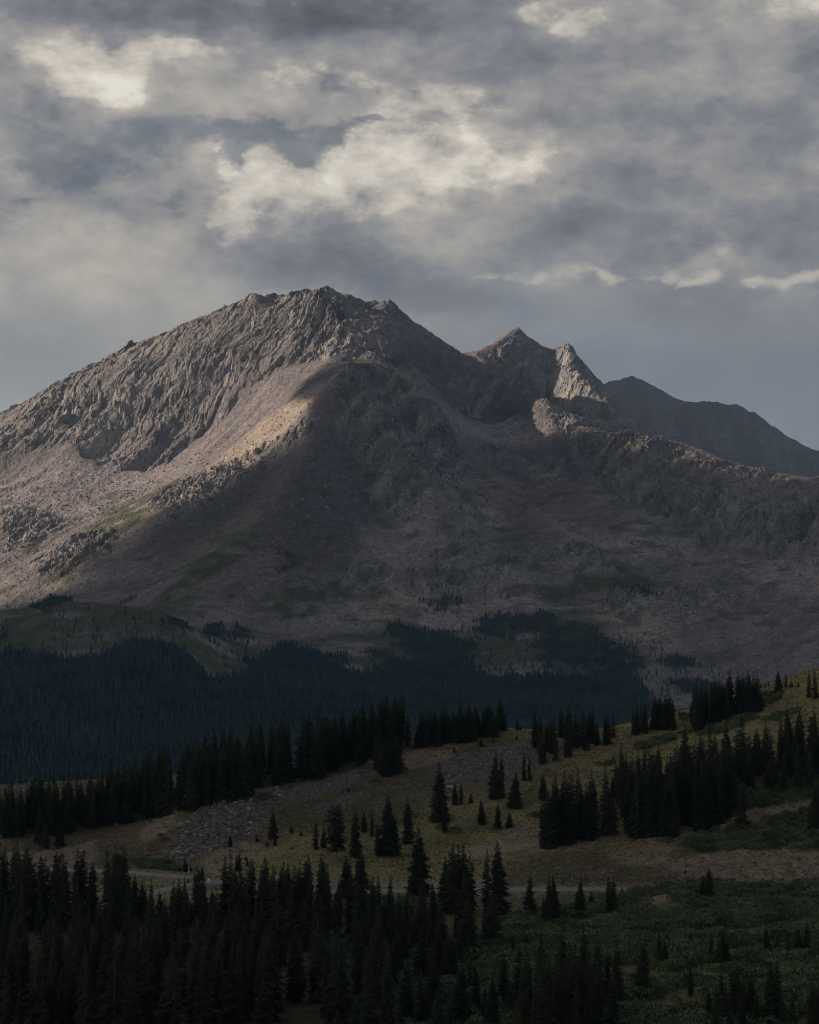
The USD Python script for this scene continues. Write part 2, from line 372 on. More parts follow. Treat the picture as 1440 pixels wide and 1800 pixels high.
def plan_mask(pixels, height=None, near=2000, far=8400, soft=25.0, size=12.0):
    """A soft mask over the map (x, y), from an outline whose corners are taken from the ground they fall on."""
    h = height or land.at
    pix = np.array(pixels, float)
    p = hits(h, pix, near, far, 2500)
    over = np.isnan(p[:, 0])
    for _ in range(12):                                  # corners drawn above the skyline lie a little way down the back of the crest
        miss = np.isnan(p[:, 0])
        if not miss.any():
            break
        pix[miss, 1] += 4
        p[miss] = hits(h, pix[miss], near, far, 2500)
    p[over, 1] += 90 if far > 4000 else 6
    return shapely.Polygon(p[~np.isnan(p[:, 0]), :2]).buffer(0)


WOBBLE = {}


def region(polys, X, Y, soft, seed=0, wob=0.0, scale=60.0):
    """1 inside the map outlines, 0 outside, with an uneven edge."""
    out = np.zeros(X.shape)
    if not polys:
        return out
    if wob:
        key = (X.shape, float(X.flat[0]), float(Y.flat[-1]))
        if key not in WOBBLE:
            unit = 75.0 if Y.max() > 2500 else 12.0
            WOBBLE[key] = [(fbm(np.stack([X / unit, Y / unit, np.full(X.shape, k + .5)], -1), 5, k) - .5) * 2 for k in (801, 802, 803)]
        w = WOBBLE[key]
        a, b = w[seed % 3], w[(seed + 1) % 3]
        X = X + wob * (a if seed % 2 else -a)
        Y = Y + wob * (b if seed % 4 < 2 else -b)
    u = shapely.union_all(polys)
    x0, y0, x1, y1 = u.bounds
    n = 700
    gx, gy = np.linspace(x0 - 3 * soft, x1 + 3 * soft, n), np.linspace(y0 - 3 * soft, y1 + 3 * soft, n)
    A, B = np.meshgrid(gx, gy, indexing="ij")
    shapely.prepare(u)
    m = shapely.contains_xy(u, A, B).astype(float)
    m = gaussian_filter(m, (soft / (gx[1] - gx[0]), soft / (gy[1] - gy[0])))
    return map_coordinates(m, [(X - gx[0]) / (gx[1] - gx[0]), (Y - gy[0]) / (gy[1] - gy[0])], order=1, mode="constant")


ROCK = [plan_mask(p) for p in [
    [(-20, 735), (60, 700), (150, 652), (250, 607), (400, 543), (446, 521), (565, 507), (650, 545), (683, 531), (760, 588), (845, 656), (790, 690), (730, 680), (660, 640), (600, 640), (560, 640), (480, 660), (420, 712), (330, 788), (270, 825), (200, 828), (110, 788), (-20, 805)],
    [(845, 650), (912, 590), (962, 612), (1000, 603), (1040, 655), (1125, 757), (1000, 778), (950, 705), (880, 700), (780, 705), (800, 660)],
    [(1000, 780), (1060, 766), (1140, 772), (1240, 816), (1330, 832), (1460, 866), (1460, 975), (1360, 985), (1300, 950), (1240, 980), (1150, 900), (1090, 880), (1030, 830)],
]]
OUTCROP = [plan_mask(p) for p in [
    [(575, 700), (600, 660), (640, 640), (760, 712), (812, 780), (830, 840), (760, 860), (700, 800), (640, 760)],
    [(910, 810), (990, 790), (1000, 840), (960, 860)],
    [(840, 780), (890, 785), (905, 830), (855, 820)],
    [(0, 905), (70, 900), (110, 925), (60, 970), (0, 985)],
    [(575, 720), (640, 645), (760, 715), (800, 770), (820, 830), (900, 920), (860, 935), (760, 890), (690, 930), (640, 850)],
    [(690, 1020), (760, 970), (850, 940), (930, 1040), (900, 1060), (790, 1050), (720, 1060)],
    [(900, 970), (1040, 965), (1110, 1000), (1040, 1030), (960, 1010)],
    [(1050, 1060), (1090, 1045), (1160, 1070), (1140, 1100), (1070, 1095)],
    [(1150, 1050), (1250, 1030), (1290, 1080), (1200, 1110)],
    [(600, 1000), (670, 990), (690, 1030), (610, 1050)],
    [(60, 1000), (150, 950), (210, 940), (170, 985), (90, 1030)],
    [(260, 890), (420, 800), (540, 740), (575, 720), (560, 760), (420, 850), (300, 925)],
    [(1330, 950), (1440, 930), (1450, 1010), (1380, 1000)],
]]
GRASS = [plan_mask(p) for p in [
    [(60, 1040), (160, 935), (230, 880), (310, 850), (330, 870), (240, 930), (150, 1000)],
    [(260, 1070), (330, 1000), (440, 945), (450, 960), (390, 1010), (320, 1070)],
    [(0, 1075), (100, 1058), (270, 1072), (340, 1110), (420, 1200), (330, 1180), (230, 1140), (0, 1155)],
    [(350, 1110), (440, 1100), (520, 1120), (560, 1160), (420, 1200), (380, 1160)],
    [(480, 1120), (720, 1110), (900, 1120), (1000, 1160), (700, 1200), (520, 1180)],
    [(590, 1000), (640, 985), (665, 1005), (655, 1060), (590, 1050)],
    [(520, 1010), (600, 1060), (520, 1100), (440, 1070)],
    [(770, 900), (840, 950), (910, 1000), (850, 990), (780, 940)],
    [(920, 960), (1080, 1000), (1170, 1040), (1040, 1080), (950, 1060)],
    [(840, 1080), (1000, 1080), (1080, 1110), (960, 1140), (860, 1120)],
]]
RED = [plan_mask(p) for p in [
    [(880, 810), (1000, 800), (1040, 870), (1080, 960), (960, 960), (860, 900)],
    [(560, 720), (640, 700), (720, 760), (760, 850), (640, 850)],
    [(460, 900), (560, 920), (560, 1000), (440, 1060), (380, 1060)],
    [(120, 1085), (270, 1085), (330, 1130), (200, 1130)],
    [(1000, 1000), (1100, 1060), (1060, 1090), (980, 1050)],
]]
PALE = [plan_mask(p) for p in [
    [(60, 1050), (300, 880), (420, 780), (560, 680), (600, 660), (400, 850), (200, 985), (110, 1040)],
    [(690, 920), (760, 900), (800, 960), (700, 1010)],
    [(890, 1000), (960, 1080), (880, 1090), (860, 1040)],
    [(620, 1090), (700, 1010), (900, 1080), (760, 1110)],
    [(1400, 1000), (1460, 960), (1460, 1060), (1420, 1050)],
    [(628, 640), (652, 596), (668, 600), (708, 664), (696, 676)], [(632, 640), (655, 600), (664, 604), (704, 664), (692, 672)],  # pale rock of the triangular patch; its sunlight is painted in too
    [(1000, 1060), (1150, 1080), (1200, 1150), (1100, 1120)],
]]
DARKROCK_SHADE = [plan_mask(p) for p in [  # dark rock, with the shade of right-facing slopes painted in
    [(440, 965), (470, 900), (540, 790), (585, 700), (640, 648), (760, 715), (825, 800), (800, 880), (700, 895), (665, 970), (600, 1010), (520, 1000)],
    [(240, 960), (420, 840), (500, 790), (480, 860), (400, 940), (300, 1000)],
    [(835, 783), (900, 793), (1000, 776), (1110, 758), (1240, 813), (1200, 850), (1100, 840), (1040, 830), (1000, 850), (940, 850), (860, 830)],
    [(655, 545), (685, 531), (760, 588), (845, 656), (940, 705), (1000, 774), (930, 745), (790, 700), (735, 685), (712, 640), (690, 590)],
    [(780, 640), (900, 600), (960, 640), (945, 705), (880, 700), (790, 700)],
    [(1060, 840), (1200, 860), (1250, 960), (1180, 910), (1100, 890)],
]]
SCREE = [plan_mask(p) for p in [
    [(640, 930), (700, 905), (760, 895), (795, 950), (760, 1000), (690, 1030), (650, 1080), (560, 1100), (480, 1105), (590, 1070), (640, 1010)],
    [(880, 1000), (912, 1000), (965, 1080), (890, 1092)], [(940, 880), (1060, 960), (1160, 920), (1240, 985), (1100, 1000), (1000, 960)],
    [(700, 1085), (900, 1075), (1010, 1070), (960, 1095), (760, 1115)], [(780, 740), (860, 730), (960, 770), (900, 785), (800, 760)], [(1260, 985), (1440, 990), (1440, 1060), (1300, 1040)], [(0, 860), (110, 800), (200, 835), (270, 832), (330, 800), (200, 900), (60, 950), (0, 960)],
]]
LIT_FLANK = [plan_mask(p) for p in [[(285, 1072), (335, 1005), (420, 950), (440, 955), (392, 1008), (322, 1074)], [(330, 960), (440, 900), (460, 915), (400, 960), (320, 1000)]]]  # grassy left flank of the spur; its softer light is painted in as paler colour

def forest_outline(p):
    return plan_mask(p, land.at, 1950, 8000)


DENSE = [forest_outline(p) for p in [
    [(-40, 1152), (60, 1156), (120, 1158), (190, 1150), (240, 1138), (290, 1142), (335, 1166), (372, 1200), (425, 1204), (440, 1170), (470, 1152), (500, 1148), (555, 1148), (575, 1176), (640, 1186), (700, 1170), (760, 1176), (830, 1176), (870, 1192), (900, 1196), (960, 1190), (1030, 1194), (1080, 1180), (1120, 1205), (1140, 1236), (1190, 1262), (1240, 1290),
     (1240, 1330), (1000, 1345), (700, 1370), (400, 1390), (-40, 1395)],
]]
OPEN = [forest_outline(p) for p in [
    [(675, 1102), (705, 1093), (745, 1110), (790, 1118), (838, 1130), (836, 1150), (780, 1178), (735, 1172), (705, 1140)],
    [(832, 1112), (860, 1088), (915, 1083), (985, 1093), (985, 1116), (930, 1112), (890, 1122), (836, 1124)],
    [(938, 1140), (985, 1106), (1050, 1112), (1105, 1140), (1130, 1160), (1115, 1195), (1010, 1200), (950, 1172)],
    [(475, 1150), (500, 1136), (555, 1140), (560, 1160), (480, 1165)], [(575, 1158), (610, 1150), (615, 1168), (580, 1172)], [(650, 1142), (690, 1140), (690, 1160), (655, 1165)],
    [(190, 1150), (225, 1118), (260, 1122), (330, 1160), (300, 1165)], [(290, 1096), (308, 1090), (325, 1118), (318, 1135), (300, 1115)],
    [(62, 1068), (85, 1052), (112, 1056), (108, 1075), (75, 1080)], [(0, 1096), (18, 1104), (12, 1125), (0, 1128)], [(365, 1104), (385, 1102), (390, 1120), (368, 1120)], [(415, 1105), (432, 1110), (425, 1125), (412, 1118)],
    [(1075, 1040), (1120, 1044), (1160, 1060), (1130, 1066), (1085, 1056)], [(1170, 1160), (1215, 1158), (1220, 1172), (1180, 1176)], [(1180, 1190), (1250, 1200), (1280, 1225), (1200, 1220)], [(740, 1060), (790, 1050), (830, 1060), (770, 1075)],
    [(880, 1000), (905, 1000), (900, 1012)], [(215, 1055), (230, 1050), (232, 1062), (218, 1064)], [(488, 1000), (520, 985), (524, 1000), (500, 1012)],
]]
SPARSE = [forest_outline(p) for p in [
    [(340, 1100), (440, 1130), (560, 1140), (560, 1170), (440, 1180), (380, 1170)], [(690, 1110), (1150, 1110), (1180, 1200), (700, 1190)], [(100, 1075), (300, 1095), (300, 1150), (100, 1150)], [(540, 1170), (680, 1170), (680, 1190), (560, 1190)], [(1100, 1120), (1280, 1180), (1240, 1250), (1130, 1220)],
]]
C = lambda x, lo, hi: np.clip((x - lo) / (hi - lo), 0, 1)
u = columns(0.228, 840, 0.5, 14)
rows = np.concatenate([np.linspace(1900, 4050, 130, endpoint=False), np.linspace(4050, 6450, 600, endpoint=False), np.linspace(6450, 7050, 110, endpoint=False), np.linspace(7050, 8400, 24)])
U, YY = np.meshgrid(u, rows, indexing="ij")
X = U * YY
ZB = land.at(X, YY)
sm = Land.__new__(Land)
sm.u, sm.Y, sm.z = land.u, land.Y, gaussian_filter(land.z, 3)
rock = region(ROCK + [shapely.affinity.translate(p, 0, d) for p in ROCK for d in (50, 100)], X, YY, 20, 3, 28, 90)
bold = fbm(np.stack([X / 260, YY / 260, np.full(X.shape, 4.4)], -1), 3, 99)
grass = region(GRASS, X, YY, 22, 5, 40, 110)
red = region(RED, X, YY, 50, 7, 60, 140)
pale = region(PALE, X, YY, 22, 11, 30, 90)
scree = region(SCREE, X, YY, 18, 14, 45, 80)
flank = region(LIT_FLANK, X, YY, 14, 15, 25, 60)
cliffs = region(ROCK[2:3], X, YY, 40)
darkrock_shade = region(DARKROCK_SHADE, X, YY, 35, 13, 50, 120)
p3 = np.stack([X, YY, ZB], -1)
wp = np.stack([fbm(p3 / 220, 4, 101), fbm(p3 / 220, 4, 102)], -1) - 0.5
across = X * 0.86 - YY * 0.51 + wp[..., 0] * 110
along = -X * 0.51 - YY * 0.86 + wp[..., 1] * 110
# slopes turned to the right drain to the right, the others to the left
gx = np.gradient(gaussian_filter(ZB, 6), axis=0) / np.gradient(X, axis=0)
turn = np.clip((-gx - .05) / .25, 0, 1)
turn = gaussian_filter(turn * turn * (3 - 2 * turn), 5)
across2 = X * 0.88 + YY * 0.48 + wp[..., 1] * 110
along2 = X * 0.48 - YY * 0.88 + wp[..., 0] * 110


def flowing(a_, l_, seed, oct, power=1, extra=0.0):
    one = ridged(np.stack([across / a_, along / l_, np.full(X.shape, 3.3) + extra], -1), oct, seed, 0.5)
    two = ridged(np.stack([across2 / a_, along2 / l_, np.full(X.shape, 7.3) + extra], -1), oct, seed + 3, 0.5)
    return (one * (1 - turn) + two * turn) ** power


butt = flowing(340, 1500, 199, 2)
ribs = flowing(150, 800, 201, 3)
chan = flowing(105, 560, 205, 2, 5)
chan2 = flowing(46, 240, 206, 2, 5, ZB / 300)
crag = ridged(p3 / 30, 3, 221, 0.6)
grit = fbm(p3 / 9, 2, 231)
j1, j2 = 34 * (fbm(p3 / 25, 2, 223) - .5), 34 * (fbm(p3 / 25, 2, 224) - .5)
block1 = facets((across + j1) / 62, (along + j2) / 170, 21, 1.3)
block2 = facets((across + j1) / 25, (along + j2 + ZB * .4) / 58, 22, 1.3)
block3 = facets((across + j1 * .5) / 11, (along + ZB * .6) / 19, 23, 1.3)
block4 = facets((across + along * .3) / 5.5, (along + ZB * .6) / 8, 25, 1.3)
stones = facets(X / 8, YY / 8, 24)
gully = flowing(62, 700, 241, 2)
rag = 0.5 * (fbm(p3 / 45, 3, 251) - .5)
rk = np.clip(rock * 1.6 - 0.25 + rag * 1.4 * (rock > .04), 0, 1) * np.clip(.25 + 2.1 * (bold - .27), .22, 1.3)
oc = np.clip(region(OUTCROP, X, YY, 20, 4, 40, 60) * 1.5 - .35 + rag * 2.8, 0, 1) * (1 - rk)
hump = fbm(p3 / 140, 4, 261) - 0.5
from scipy.spatial import cKDTree
crest = np.vstack([dense(MOUNTAIN_LINES[k], 12) for k in (0, 3, 8, 9)])[:, :2]
dc = cKDTree(crest).query(np.stack([X, YY], -1).reshape(-1, 2), distance_upper_bound=400, workers=-1)[0].reshape(X.shape)
calm = 1 - .68 * np.exp(-(np.minimum(dc, 400) / 95) ** 2)          # the crest lines keep their drawn course
Z = ZB + rk * (1 + .55 * cliffs) * ((butt - .62) * 42 * calm + (ribs - 0.62) * 46 * calm - (chan - .12) * 40 * calm - (chan2 - .12) * 13 + block1 * 20 * calm + block2 * 12 + block3 * 8.0 + block4 * 3.5 + (crag - 0.6) * 5) \
    + oc * ((ribs - .62) * 16 + block1 * 8 + block2 * 13 + block3 * 8 + block4 * 3 + (crag - .6) * 12 - (chan2 - .12) * 9) \
    + (1 - rk) * ((butt - .62) * 40 * calm * C(YY, 4150, 4500) + (ribs - .62) * 20 * C(YY, 4000, 4400) + (gully - 0.6) * 7 + hump * 12 * calm + (crag - 0.6) * 2.5 + stones * 1.9 + (grit - .5) * 1.6)
mounds = np.exp(-((YY - 4350) / 350) ** 2) * (np.abs(U) < .25)
Z += (1 - rk) * mounds * (ridged(p3 / 70, 3, 271) - .6) * 14
rk = np.clip(np.maximum(rk, oc * .8), 0, 1)

mt_u, mt_rows, mt_z = u, rows, Z

# ground colours, with some light and shade of the flanks painted in
def shade(base, *layers):
    c = np.broadcast_to(np.array(base, float), X.shape + (3,)).copy()
    for mask, col in layers:
        c = c * (1 - mask[..., None]) + np.array(col) * mask[..., None]
    return c

n1 = fbm(p3 / 60, 4, 301)
n2 = fbm(p3 / 14, 3, 302)
streak = fbm(np.stack([across / 26, along / 420, ZB / 300], -1), 4, 303)
debris = fbm(np.stack([across / 70, along / 300, np.full(X.shape, 1.7)], -1), 4, 304)
albedo = shade((0.175, 0.153, 0.148), (C(debris, .46, .62) * .6, (0.215, 0.188, 0.178)), (C(streak, .54, .70) * .55, (0.125, 0.110, 0.106)),
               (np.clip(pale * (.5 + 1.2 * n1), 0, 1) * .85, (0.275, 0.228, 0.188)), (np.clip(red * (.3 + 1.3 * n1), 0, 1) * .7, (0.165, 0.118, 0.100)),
               (np.clip(darkrock_shade, 0, 1) * .8, (0.098, 0.087, 0.085)), (darkrock_shade * C(n1, .52, .66) * .5, (0.140, 0.104, 0.090)), (np.clip(scree * (.45 + 1.2 * n1), 0, 1) * .9, (0.235, 0.206, 0.200)), (flank * .8, (0.165, 0.150, 0.108)),
               (C(n1, .56, .68) * (ZB < 60) * .6, (0.085, 0.086, 0.055)),
               (np.clip(grass * 1.3, 0, 1) * C(n1, .34, .54) * .85, (0.080, 0.082, 0.048)),
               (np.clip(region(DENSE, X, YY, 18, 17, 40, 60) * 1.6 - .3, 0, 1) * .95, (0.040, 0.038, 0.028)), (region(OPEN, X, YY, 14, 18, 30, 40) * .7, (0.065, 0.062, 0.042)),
               (np.clip(rk, 0, 1) * .9, (0.196, 0.180, 0.168)), (rk * np.clip(darkrock_shade, 0, 1) * .6, (0.120, 0.109, 0.105)), (rk * C(n1, .48, .62) * .75, (0.108, 0.097, 0.092)),
               (rk * C(streak, .50, .64) * .65, (0.270, 0.245, 0.220)))
albedo = .155 * (albedo / .155) ** 1.3
albedo *= (0.55 + 0.90 * n2)[..., None] * np.array([.95, 1.0, 1.065])


def ground_material(path, speck=4.0, bump=2.5, rough=0.95, sizes=(3.0, 9.0)):
    g = Graph()
    a = g.n("attribute", "color", attribute="albedo")
    pos = g.n("geometry", "position")
    s1 = g.n("noise_texture", "fac", vector=pos, scale=1 / sizes[0], detail=4, roughness=0.7)
    v = g.n("voronoi_texture", "color", feature="f1", vector=pos, scale=1 / (sizes[0] * .9))
    vb = g.n("separate_xyz", "x", vector=v)
    stones = g.lin(vb, 0.0, 1.0, 0.60, 1.45)
    tint = g.m("multiply", stones, g.lin(s1, 0.25, 0.75, 0.6, 1.42))
    col = g.n("vector_math", "vector", math_type="scale", vector1=a, scale=tint)
    vd = g.n("voronoi_texture", "distance", feature="f1", vector=pos, scale=1 / sizes[0])
    s2 = g.n("noise_texture", "fac", vector=pos, scale=1 / sizes[1], detail=6, roughness=0.65)
    h = g.m("multiply_add", vd, -0.5, s2)
    b = g.n("bump", "normal", height=h, strength=1.0, distance=bump)
    p = g.n("principled_bsdf", "BSDF", base_color=col, roughness=rough, specular_ior_level=0.12, normal=b)
    return g.make(path, surface=p)


mat_mountain = ground_material("/World/Looks/mountain_rock")
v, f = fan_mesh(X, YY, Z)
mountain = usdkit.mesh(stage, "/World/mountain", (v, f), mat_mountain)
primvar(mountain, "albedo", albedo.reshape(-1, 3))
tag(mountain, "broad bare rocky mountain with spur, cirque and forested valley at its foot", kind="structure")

# ------------------------------------------------------------------ the far ridge on the right
pts = [dense([(560, 900, 9400), (800, 820, 9450), (960, 760, 9500), (1030, 708, 9500), (1065, 681, 9500), (1110, 663, 9500), (1135, 672, 9500), (1165, 692, 9520), (1200, 716, 9550), (1215, 719, 9550), (1250, 711, 9550), (1300, 720, 9560), (1340, 736, 9560), (1375, 762, 9570), (1410, 790, 9580), (1440, 795, 9580), (1540, 830, 9600), (1700, 860, 9700)], 60),
       dense([(1250, 711, 9550), (1225, 770, 9250), (1180, 830, 9000)], 60), dense([(1110, 663, 9500), (1150, 740, 9250), (1130, 800, 9000)], 60), dense([(1340, 736, 9560), (1350, 800, 9250), (1310, 850, 9000)], 60),
       np.array([W(*q) for q in [(1190, 760, 9350), (1290, 790, 9300), (1400, 840, 9250), (1090, 730, 9300)]])]
for x in np.linspace(-1500, 4200, 9):
    pts.append(np.array([[x, 8450, -20], [x, 10400, 150], [x, 11200, 0]]))
far = Land(np.vstack(pts), np.linspace(-0.1, 0.4, 180), np.linspace(8420, 11000, 120))
uf = np.concatenate([np.linspace(-0.06, 0.06, 24, endpoint=False), np.linspace(0.06, 0.235, 330, endpoint=False), np.linspace(0.235, 0.36, 16)])
rf = np.concatenate([np.linspace(8450, 9750, 190, endpoint=False), np.linspace(9750, 11000, 16)])
U2, Y2 = np.meshgrid(uf, rf, indexing="ij")
X2 = U2 * Y2
Z2 = far.at(X2, Y2)
q = np.stack([X2, Y2, Z2], -1)
ac, al = X2 * 0.86 - Y2 * 0.51, -X2 * 0.51 - Y2 * 0.86
wv = (fbm(q / 250, 3, 401) - .5) * 260
Z2 = Z2 + (ridged(np.stack([(ac + wv) / 170, al / 700, np.full(X2.shape, .5)], -1), 4, 402) - .6) * 62 + (ridged(q / 60, 3, 403) - .6) * 18
n3 = fbm(q / 150, 4, 404)
alb2 = np.array([0.15, 0.132, 0.126]) * (0.75 + .5 * fbm(q / 30, 3, 405))[..., None]
alb2 = alb2 * (1 - np.clip((n3 - .48) * 4, 0, .8)[..., None]) + np.array([0.165, 0.127, 0.110]) * np.clip((n3 - .48) * 4, 0, .8)[..., None]
v, f = fan_mesh(X2, Y2, Z2)
ridge = usdkit.mesh(stage, "/World/far_ridge", (v, f), mat_mountain, smooth=True)
primvar(ridge, "albedo", alb2.reshape(-1, 3))
tag(ridge, "dark distant mountain ridge behind the pointed peaks on the right", kind="structure")
# ------------------------------------------------------------------ the near hillside
HILL = [
    # bottom of the picture, basin and road
    (-200, 1800, 290), (0, 1800, 290), (400, 1800, 286), (720, 1800, 282), (1100, 1795, 276), (1440, 1785, 270), (1640, 1770, 266),
    (0, 1690, 345), (400, 1695, 342), (720, 1690, 340), (1100, 1680, 340), (1440, 1660, 340), (1640, 1640, 340),
    (-200, 1600, 400), (0, 1600, 400), (400, 1602, 398), (720, 1600, 398), (900, 1602, 398), (1000, 1600, 400), (1200, 1590, 402), (1440, 1575, 405), (1640, 1560, 410),
    (560, 1567, 428), (680, 1566, 432), (800, 1565, 434), (900, 1564, 434), (1000, 1563, 435), (1100, 1563, 435), (1180, 1563, 434), (1130, 1580, 418), (1080, 1590, 412), (1230, 1557, 424), (1300, 1553, 424), (1380, 1551, 423), (1440, 1549, 423), (1560, 1543, 424),
    (470, 1560, 440), (390, 1549, 452), (315, 1559, 442), (320, 1542, 461), (280, 1538, 464), (228, 1534, 468), (140, 1530, 472), (250, 1576, 426), (-100, 1540, 462), (0, 1535, 466),
    # slopes above the road
    (0, 1509, 490), (100, 1495, 498), (200, 1500, 498), (260, 1515, 486), (0, 1470, 522), (110, 1465, 522), (200, 1450, 525), (0, 1425, 560), (180, 1405, 570), (-150, 1480, 522), (-150, 1430, 560),
    (280, 1510, 489), (340, 1445, 506), (390, 1402, 516), (480, 1387, 521), (480, 1440, 500), (420, 1470, 494), (380, 1500, 482), (560, 1400, 520), (600, 1470, 488), (520, 1480, 484), (500, 1530, 455), (640, 1520, 456), (560, 1510, 466), (420, 1530, 460),
    (270, 1440, 526), (330, 1420, 528), (700, 1400, 522), (640, 1440, 502), (760, 1450, 498), (720, 1500, 474), (800, 1472, 488), (860, 1490, 476), (800, 1530, 450), (940, 1492, 468), (940, 1540, 446),
    (640, 1350, 552), (760, 1350, 550), (860, 1345, 548), (900, 1400, 512), (850, 1420, 506), (960, 1350, 540), (1000, 1360, 532), (1000, 1440, 496), (1000, 1480, 472), (1100, 1480, 468), (1100, 1400, 510), (1150, 1330, 548), (1080, 1340, 545),
    (1300, 1300, 548), (1200, 1290, 572), (1440, 1260, 560), (1440, 1320, 522), (1440, 1400, 492), (1300, 1380, 508), (1300, 1440, 478), (1200, 1480, 464), (1200, 1430, 488), (1300, 1500, 455), (1440, 1470, 464), (1440, 1510, 450), (1440, 1546, 446), (1300, 1540, 446), (1100, 1520, 452), (1000, 1530, 448), (1640, 1400, 490), (1640, 1300, 530), (1640, 1480, 455), (1200, 1530, 444),
]
HILL_LINES = [
    [(-400, 1400, 610), (-200, 1385, 605), (0, 1377, 600), (60, 1374, 600), (180, 1370, 602), (230, 1370, 600), (300, 1365, 590), (380, 1360, 580), (480, 1352, 568), (560, 1345, 562), (640, 1320, 570), (700, 1308, 576), (760, 1297, 582), (820, 1287, 588), (880, 1279, 592), (940, 1281, 592), (1000, 1289, 590), (1060, 1287, 590),
     (1080, 1284, 590), (1110, 1276, 592), (1150, 1263, 596), (1200, 1246, 602), (1250, 1230, 607), (1300, 1214, 612), (1360, 1197, 616), (1440, 1173, 622), (1560, 1140, 630), (1760, 1090, 640)],
]
pts = [np.array([W(*q) for q in HILL])] + [dense(l, 6) for l in HILL_LINES]
for s_ in np.linspace(-0.42, 0.42, 8):
    # under and behind the viewer's spot, and down into the valley behind the crest
    for y, z in ((8, -5), (40, -18), (90, -34), (150, -52), (215, -67), (690, -112), (780, -152), (900, -196), (1200, -275), (1600, -335), (2060, -352)):
        pts.append(np.array([[s_ * y, y, z - (8 if y > 600 and s_ < .1 else 0)]]))
hill = Land(np.vstack(pts), np.linspace(-0.46, 0.46, 190), np.concatenate([np.linspace(4, 270, 30, endpoint=False), np.linspace(270, 640, 200, endpoint=False), np.geomspace(640, 2060, 40)]))
hill.z = gaussian_filter(hill.z, (0.8, 0.8))

ROAD = [[(1640, 1556, 436), (1440, 1559, 438), (1300, 1562, 437), (1180, 1563, 435), (1000, 1563, 435), (900, 1564, 434), (680, 1566, 432), (560, 1567, 430), (480, 1563, 438), (430, 1554, 446), (390, 1549, 451), (350, 1553, 447), (315, 1559, 442), (260, 1572, 430), (200, 1590, 416)],
        [(335, 1543, 459), (320, 1542, 460), (280, 1538, 464), (228, 1534, 468), (140, 1530, 472), (0, 1526, 476), (-200, 1528, 478)]]
ROAD_W = [2.0, 1.9]


def smooth_path(p, n=6):
    q = np.vstack([p[:1], p, p[-1:]])
    out = []
    for k in range(len(p) - 1):
        a, b, c, d = q[k:k + 4]
        for t in np.arange(n) / n:
            out.append(.5 * (2 * b + (c - a) * t + (2 * a - 5 * b + 4 * c - d) * t * t + (3 * b - a - 3 * c + d) * t ** 3))
    return np.array(out + [p[-1]])


PATHS = [smooth_path(np.array([W(*q) for q in r]), 10) for r in ROAD]


def near_road(X, Y):
    """Distance to the nearest road's middle and the road's height there."""
    best, z = np.full(X.shape, 1e9), np.zeros(X.shape)
    for path in PATHS:
        for a, b in zip(path[:-1], path[1:]):
            box = (Y > min(a[1], b[1]) - 14) & (Y < max(a[1], b[1]) + 14) & (X > min(a[0], b[0]) - 14) & (X < max(a[0], b[0]) + 14)
            if not box.any():
                continue
            d = (b - a)[:2]
            x, y = X[box], Y[box]
            t = np.clip(((x - a[0]) * d[0] + (y - a[1]) * d[1]) / max(d @ d, 1e-9), 0, 1)
            r = np.hypot(x - a[0] - t * d[0], y - a[1] - t * d[1])
            cur = best[box]
            zz = z[box]
            zz = np.where(r < cur, a[2] + t * (b[2] - a[2]), zz)
            best[box], z[box] = np.minimum(r, cur), zz
    return best, z


def outline(p):
    return plan_mask(p, hill.at, 200, 2000)


TALUS = [outline(p) for p in [
    [(268, 1515), (310, 1470), (345, 1430), (395, 1400), (430, 1395), (485, 1385), (500, 1400), (470, 1425), (430, 1460), (400, 1490), (350, 1505)],
    [(410, 1465), (440, 1450), (480, 1438), (470, 1455), (430, 1475)],
    [(490, 1390), (530, 1378), (600, 1360), (640, 1350), (640, 1372), (560, 1395), (520, 1410)],
    [(640, 1385), (560, 1415), (530, 1440), (590, 1420), (650, 1400)],
    [(745, 1350), (800, 1325), (860, 1318), (950, 1310), (955, 1345), (900, 1370), (830, 1380), (770, 1380)],
    [(20, 1387), (60, 1378), (90, 1390), (40, 1400)],
    [(185, 1372), (205, 1372), (200, 1395), (180, 1390)],
]]
BARE = [outline(p) for p in [
    [(0, 1500), (110, 1485), (180, 1470), (160, 1520), (70, 1545), (0, 1540)],
    [(1070, 1500), (1120, 1485), (1180, 1490), (1170, 1520), (1100, 1525)],
    [(1170, 1515), (1300, 1495), (1450, 1490), (1450, 1548), (1330, 1550), (1200, 1535)],
    [(360, 1510), (420, 1480), (470, 1490), (430, 1520), (380, 1535)],
    [(960, 1480), (1040, 1470), (1050, 1485), (950, 1500)],
    [(870, 1465), (940, 1440), (940, 1470), (860, 1482)],
    [(1250, 1445), (1340, 1420), (1420, 1410), (1440, 1430), (1340, 1450)],
    [(640, 1340), (720, 1325), (800, 1322), (760, 1345), (660, 1365)],
    [(1080, 1592), (1130, 1575), (1200, 1568), (1210, 1580), (1130, 1600)],
    [(260, 1440), (330, 1420), (300, 1470), (240, 1480)],
]]
GRAVEL = [outline(p) for p in [[(800, 1492), (860, 1478), (945, 1473), (945, 1488), (880, 1500), (810, 1508)], [(560, 1570), (880, 1568), (880, 1548), (700, 1545), (600, 1550)], [(1395, 1552), (1450, 1540), (1450, 1560)]]]
